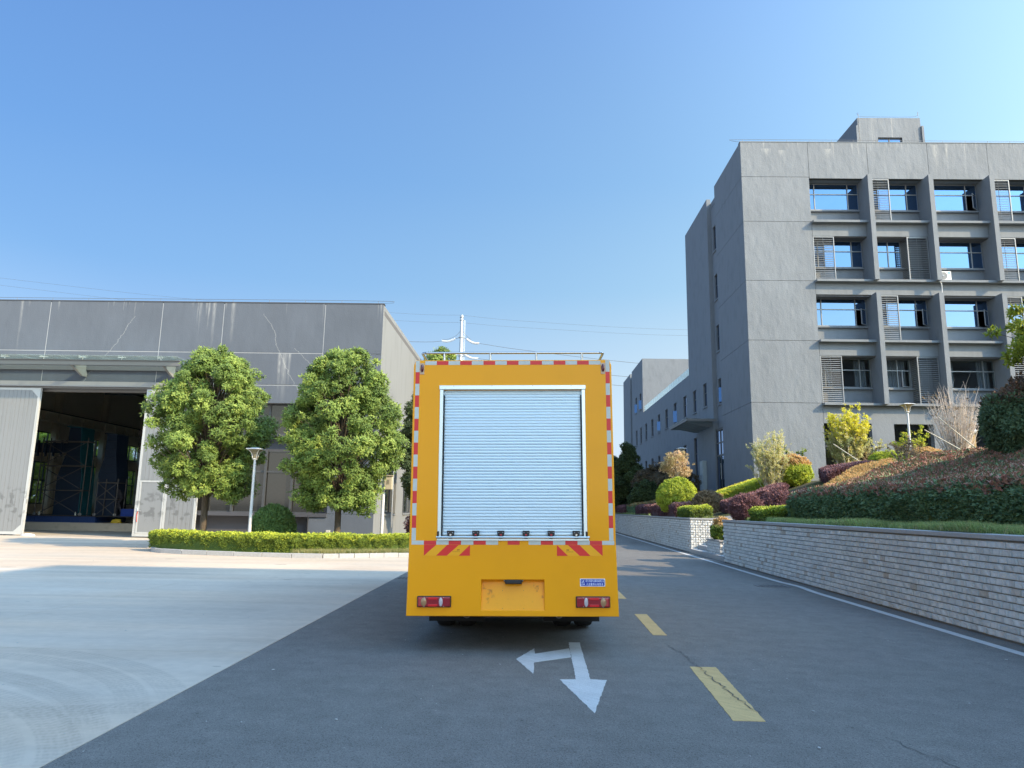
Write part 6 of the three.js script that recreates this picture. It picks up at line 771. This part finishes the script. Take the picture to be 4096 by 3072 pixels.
// ------------------------------------------------------------------ lamps, pole, wires, small things
function lamp(label, x, z, y0, h, o = {}) {
  const t = thing('lamp_post', label, 'lamp', [x, y0, z], 'white garden lamps'); const hd = 0.42;
  part(t, 'post', lathe([[0, 0], [0.11, 0], [0.11, 0.12], [0.075, 0.18], [0.062, 0.3], [0.045, h - hd - 0.1], [0.045, h - hd], [0, h - hd]], 14), M.white, { local: true });
  part(t, 'collar', lathe([[0.045, h - hd - 0.02], [0.1, h - hd], [0.1, h - hd + 0.05], [0.05, h - hd + 0.06]], 4).rotateY(Math.PI / 4), M.white, { local: true });
  const sh = [[0.1, 0.06], [0.115, 0.16], [0.16, 0.26], [0.25, 0.34], [0.34, 0.38]].map(([r, y]) => [r, h - hd + y]); const glass = mat(o.tint || [0.62, 0.5, 0.28], 0.5, { transmission: 0.35, thickness: 0 });
  part(t, 'lamp_shade', lathe(sh, 4).rotateY(Math.PI / 4), glass, { local: true });
  for (let k = 0; k < 4; k++) { const a = k * Math.PI / 2 + Math.PI / 4; part(t, 'shade_rib', wire(sh.map(([r, y]) => V((r + 0.008) * Math.cos(a), y, (r + 0.008) * Math.sin(a))), 0.014, 12, 5), M.white, { local: true }); }
  part(t, 'lamp_cap', [rb(-0.27, 0.27, h - 0.045, h - 0.02, -0.27, 0.27, 0.008), new THREE.CylinderGeometry(0.12, 0.36, 0.05, 4).rotateY(Math.PI / 4).translate(0, h + 0.005, 0)], M.white, { local: true }); return t;
}
lamp('white garden lamp standing between the two island trees', -9.97, -26.15, 0.1, 3.62, { tint: [0.4, 0.36, 0.26] });
lamp('white garden lamp before the office block, beside the leafless shrub', 18.25, -34, terrain(18.25, -34), 3.4);
lamp('small white garden lamp far off by the wing, behind the peach tree', 9.85, -45, terrain(9.85, -45), 3.75, { tint: [0.5, 0.48, 0.42] });
{
  const t = thing('camera_post', 'white steel post with a beige box at the hall corner, left of the truck', 'post', [-5.92, 0.1, -30]); part(t, 'post', lathe([[0, 0], [0.16, 0], [0.07, 0.16], [0.065, 4.4], [0, 4.4]], 14), M.white, { local: true }); const b = part(t, 'control_box', rb(0.06, 0.38, 2.28, 2.83, -0.02, 0.2, 0.015), mat([0.52, 0.46, 0.32], 0.6), { local: true }); part(b, 'louvre', Array.from({ length: 5 }, (_, k) => bx(0.15, 0.27, 2.5 + k * 0.04, 2.515 + k * 0.04, 0.201, 0.208)), M.frame, { local: true }); part(b, 'lid', rb(0.03, 0.41, 2.83, 2.87, -0.05, 0.24, 0.01), mat([0.5, 0.42, 0.3], 0.6), { local: true });
  const c = document.createElement('canvas'); c.width = c.height = 128; const x = c.getContext('2d'); x.fillStyle = '#e8e8e4'; x.fillRect(0, 0, 128, 128); x.strokeStyle = '#555'; x.lineWidth = 5; x.beginPath(); x.arc(64, 64, 54, 0, 7); x.stroke(); x.fillStyle = '#333'; x.font = 'bold 60px sans-serif'; x.fillText('8', 46, 86); const tx = new THREE.CanvasTexture(c); tx.colorSpace = THREE.SRGBColorSpace;
  const s = thing('round_sign', 'round white sign with a dark figure, half hidden by tree leaves left of the truck', 'sign', [-5.6, 0.1, -30.4]); part(s, 'post', rod(V(0, 0, 0), V(0, 3.9, 0), 0.03, 0.03, 8), M.galv, { local: true }); part(s, 'disc', new THREE.CylinderGeometry(0.22, 0.22, 0.02, 28).rotateX(Math.PI / 2).translate(0, 3.55, 0.05), M.white, { local: true }); part(s, 'sign_face', new THREE.CircleGeometry(0.215, 28).translate(0, 3.55, 0.0625), mat([1, 1, 1], 0.5, { map: tx }), { local: true, uv: true });
}
{
  const z = -120, px = -11.35, t = thing('power_pole', 'tall steel power-line pole rising behind the truck roof', 'pole', [px, 0, z]); part(t, 'shaft', rod(V(px, 0, z), V(px, 34.9, z), 0.6, 0.24, 12), M.galv); for (const [y, r] of [[34.5, 0.32], [34, 0.33], [30.9, 0.42], [27.6, 0.45], [26.8, 0.45]]) part(t, 'collar', new THREE.TorusGeometry(r, 0.06, 6, 18).rotateX(Math.PI / 2).translate(px, y, z), M.galv);
  part(t, 'ladder', [rod(V(px + 0.55, 0, z), V(px + 0.45, 34, z), 0.03), rod(V(px + 0.75, 0, z), V(px + 0.6, 34, z), 0.03), ...Array.from({ length: 24 }, (_, k) => rod(V(px + 0.46, 22 + k * 0.5, z), V(px + 0.66, 22 + k * 0.5, z), 0.02))], M.galv);
  const ins = (a, b) => { const d = b.clone().sub(a), n = 16, out = []; for (let k = 0; k < n; k++) { const p = a.clone().addScaledVector(d, k / (n - 1)); p.y -= 0.25 * Math.sin(Math.PI * k / (n - 1)); out.push(new THREE.CylinderGeometry(0.2, 0.2, 0.075, 10).rotateZ(Math.PI / 2 + Math.atan2(d.y, d.x)).translate(p.x, p.y, p.z)); } return out; };
  const S = [[V(-12.45, 30.65, z), V(-14.65, 30.25, z)], [V(-10.35, 30.6, z), V(-8.3, 29.9, z)], [V(-10.7, 27.9, z), V(-8.4, 27.2, z)], [V(-12.0, 27.9, z), V(-14.2, 27.4, z)]]; for (const [a, b] of S) part(t, 'insulator_string', ins(a, b), mat([0.75, 0.74, 0.72], 0.3));
  part(t, 'jumper_wire', [wire([V(px, 32.3, z), V(-12.3, 31.2, z), V(-13.6, 30.6, z), V(-14.65, 30.5, z)], 0.03, 20), wire([V(px, 32.3, z), V(-10.4, 31.2, z), V(-9.6, 30.5, z)], 0.03, 14), rod(V(-11.6, 30.9, z), V(-12.45, 30.65, z), 0.04), rod(V(-11.1, 30.9, z), V(-10.35, 30.6, z), 0.04)], M.wire);
  const line = (label, pts, r = 0.016) => { const w = thing('power_line', label, 'wire', pts[0], 'overhead power lines'); part(w, 'cable', wire(pts.map((p) => V(...p)), r, 60, 5), M.wire); };
  line('topmost overhead wire running right from the pole', [[px, 34.9, z], [-0.3, 33.95, z], [27.4, 32.75, z], [60, 33.6, z]]); line('topmost overhead wire running left from the pole', [[px, 34.9, z], [-22.2, 35.15, z], [-60, 37.4, z], [-100, 41.5, z]]);
  line('second overhead wire running right from the pole', [[-11.2, 33.55, z], [-0.3, 32.8, z], [27.4, 31.7, z], [60, 32.6, z]]); line('second overhead wire running left from the pole', [[-11.6, 33.58, z], [-22.2, 33.8, z], [-60, 36, z], [-100, 40.2, z]]);
  line('overhead wire running right from the upper insulator', [[-8.3, 29.9, z], [-0.25, 28.77, z], [19.4, 26.7, z], [45, 25, z]], 0.035); line('overhead wire running left from the upper insulator', [[-14.65, 30.25, z], [-20.4, 30.07, z], [-50, 31, z], [-100, 36, z]], 0.035);
  line('overhead wire running right from the lower insulator', [[-8.4, 27.2, z], [3, 25.9, z], [15.8, 24.46, z], [45, 22.5, z]], 0.035); line('lowest overhead wire right of the truck', [[-8.4, 25.6, z], [3, 24.2, z], [15.8, 22.8, z], [45, 21, z]], 0.035);
}
{ // sloping stair parapet and light garden box before the ground floor
  const t = thing('stair_parapet', 'beige sloping stair parapet with pale coping before the ground floor windows', 'wall', [22.5, 3.5, -37.5]); part(t, 'panel', ext([[20.6, 3.6], [23.5, 3.6], [23.5, 5.9], [20.6, 4.2]], 0.2).translate(0, 0, -37.6), mat([0.5, 0.34, 0.16], 0.8)); part(t, 'coping', rod(V(20.5, 4.3, -37.5), V(23.6, 6.1, -37.5), 0.12, 0.12, 4), M.white);
}
renderer.render(scene, camera);
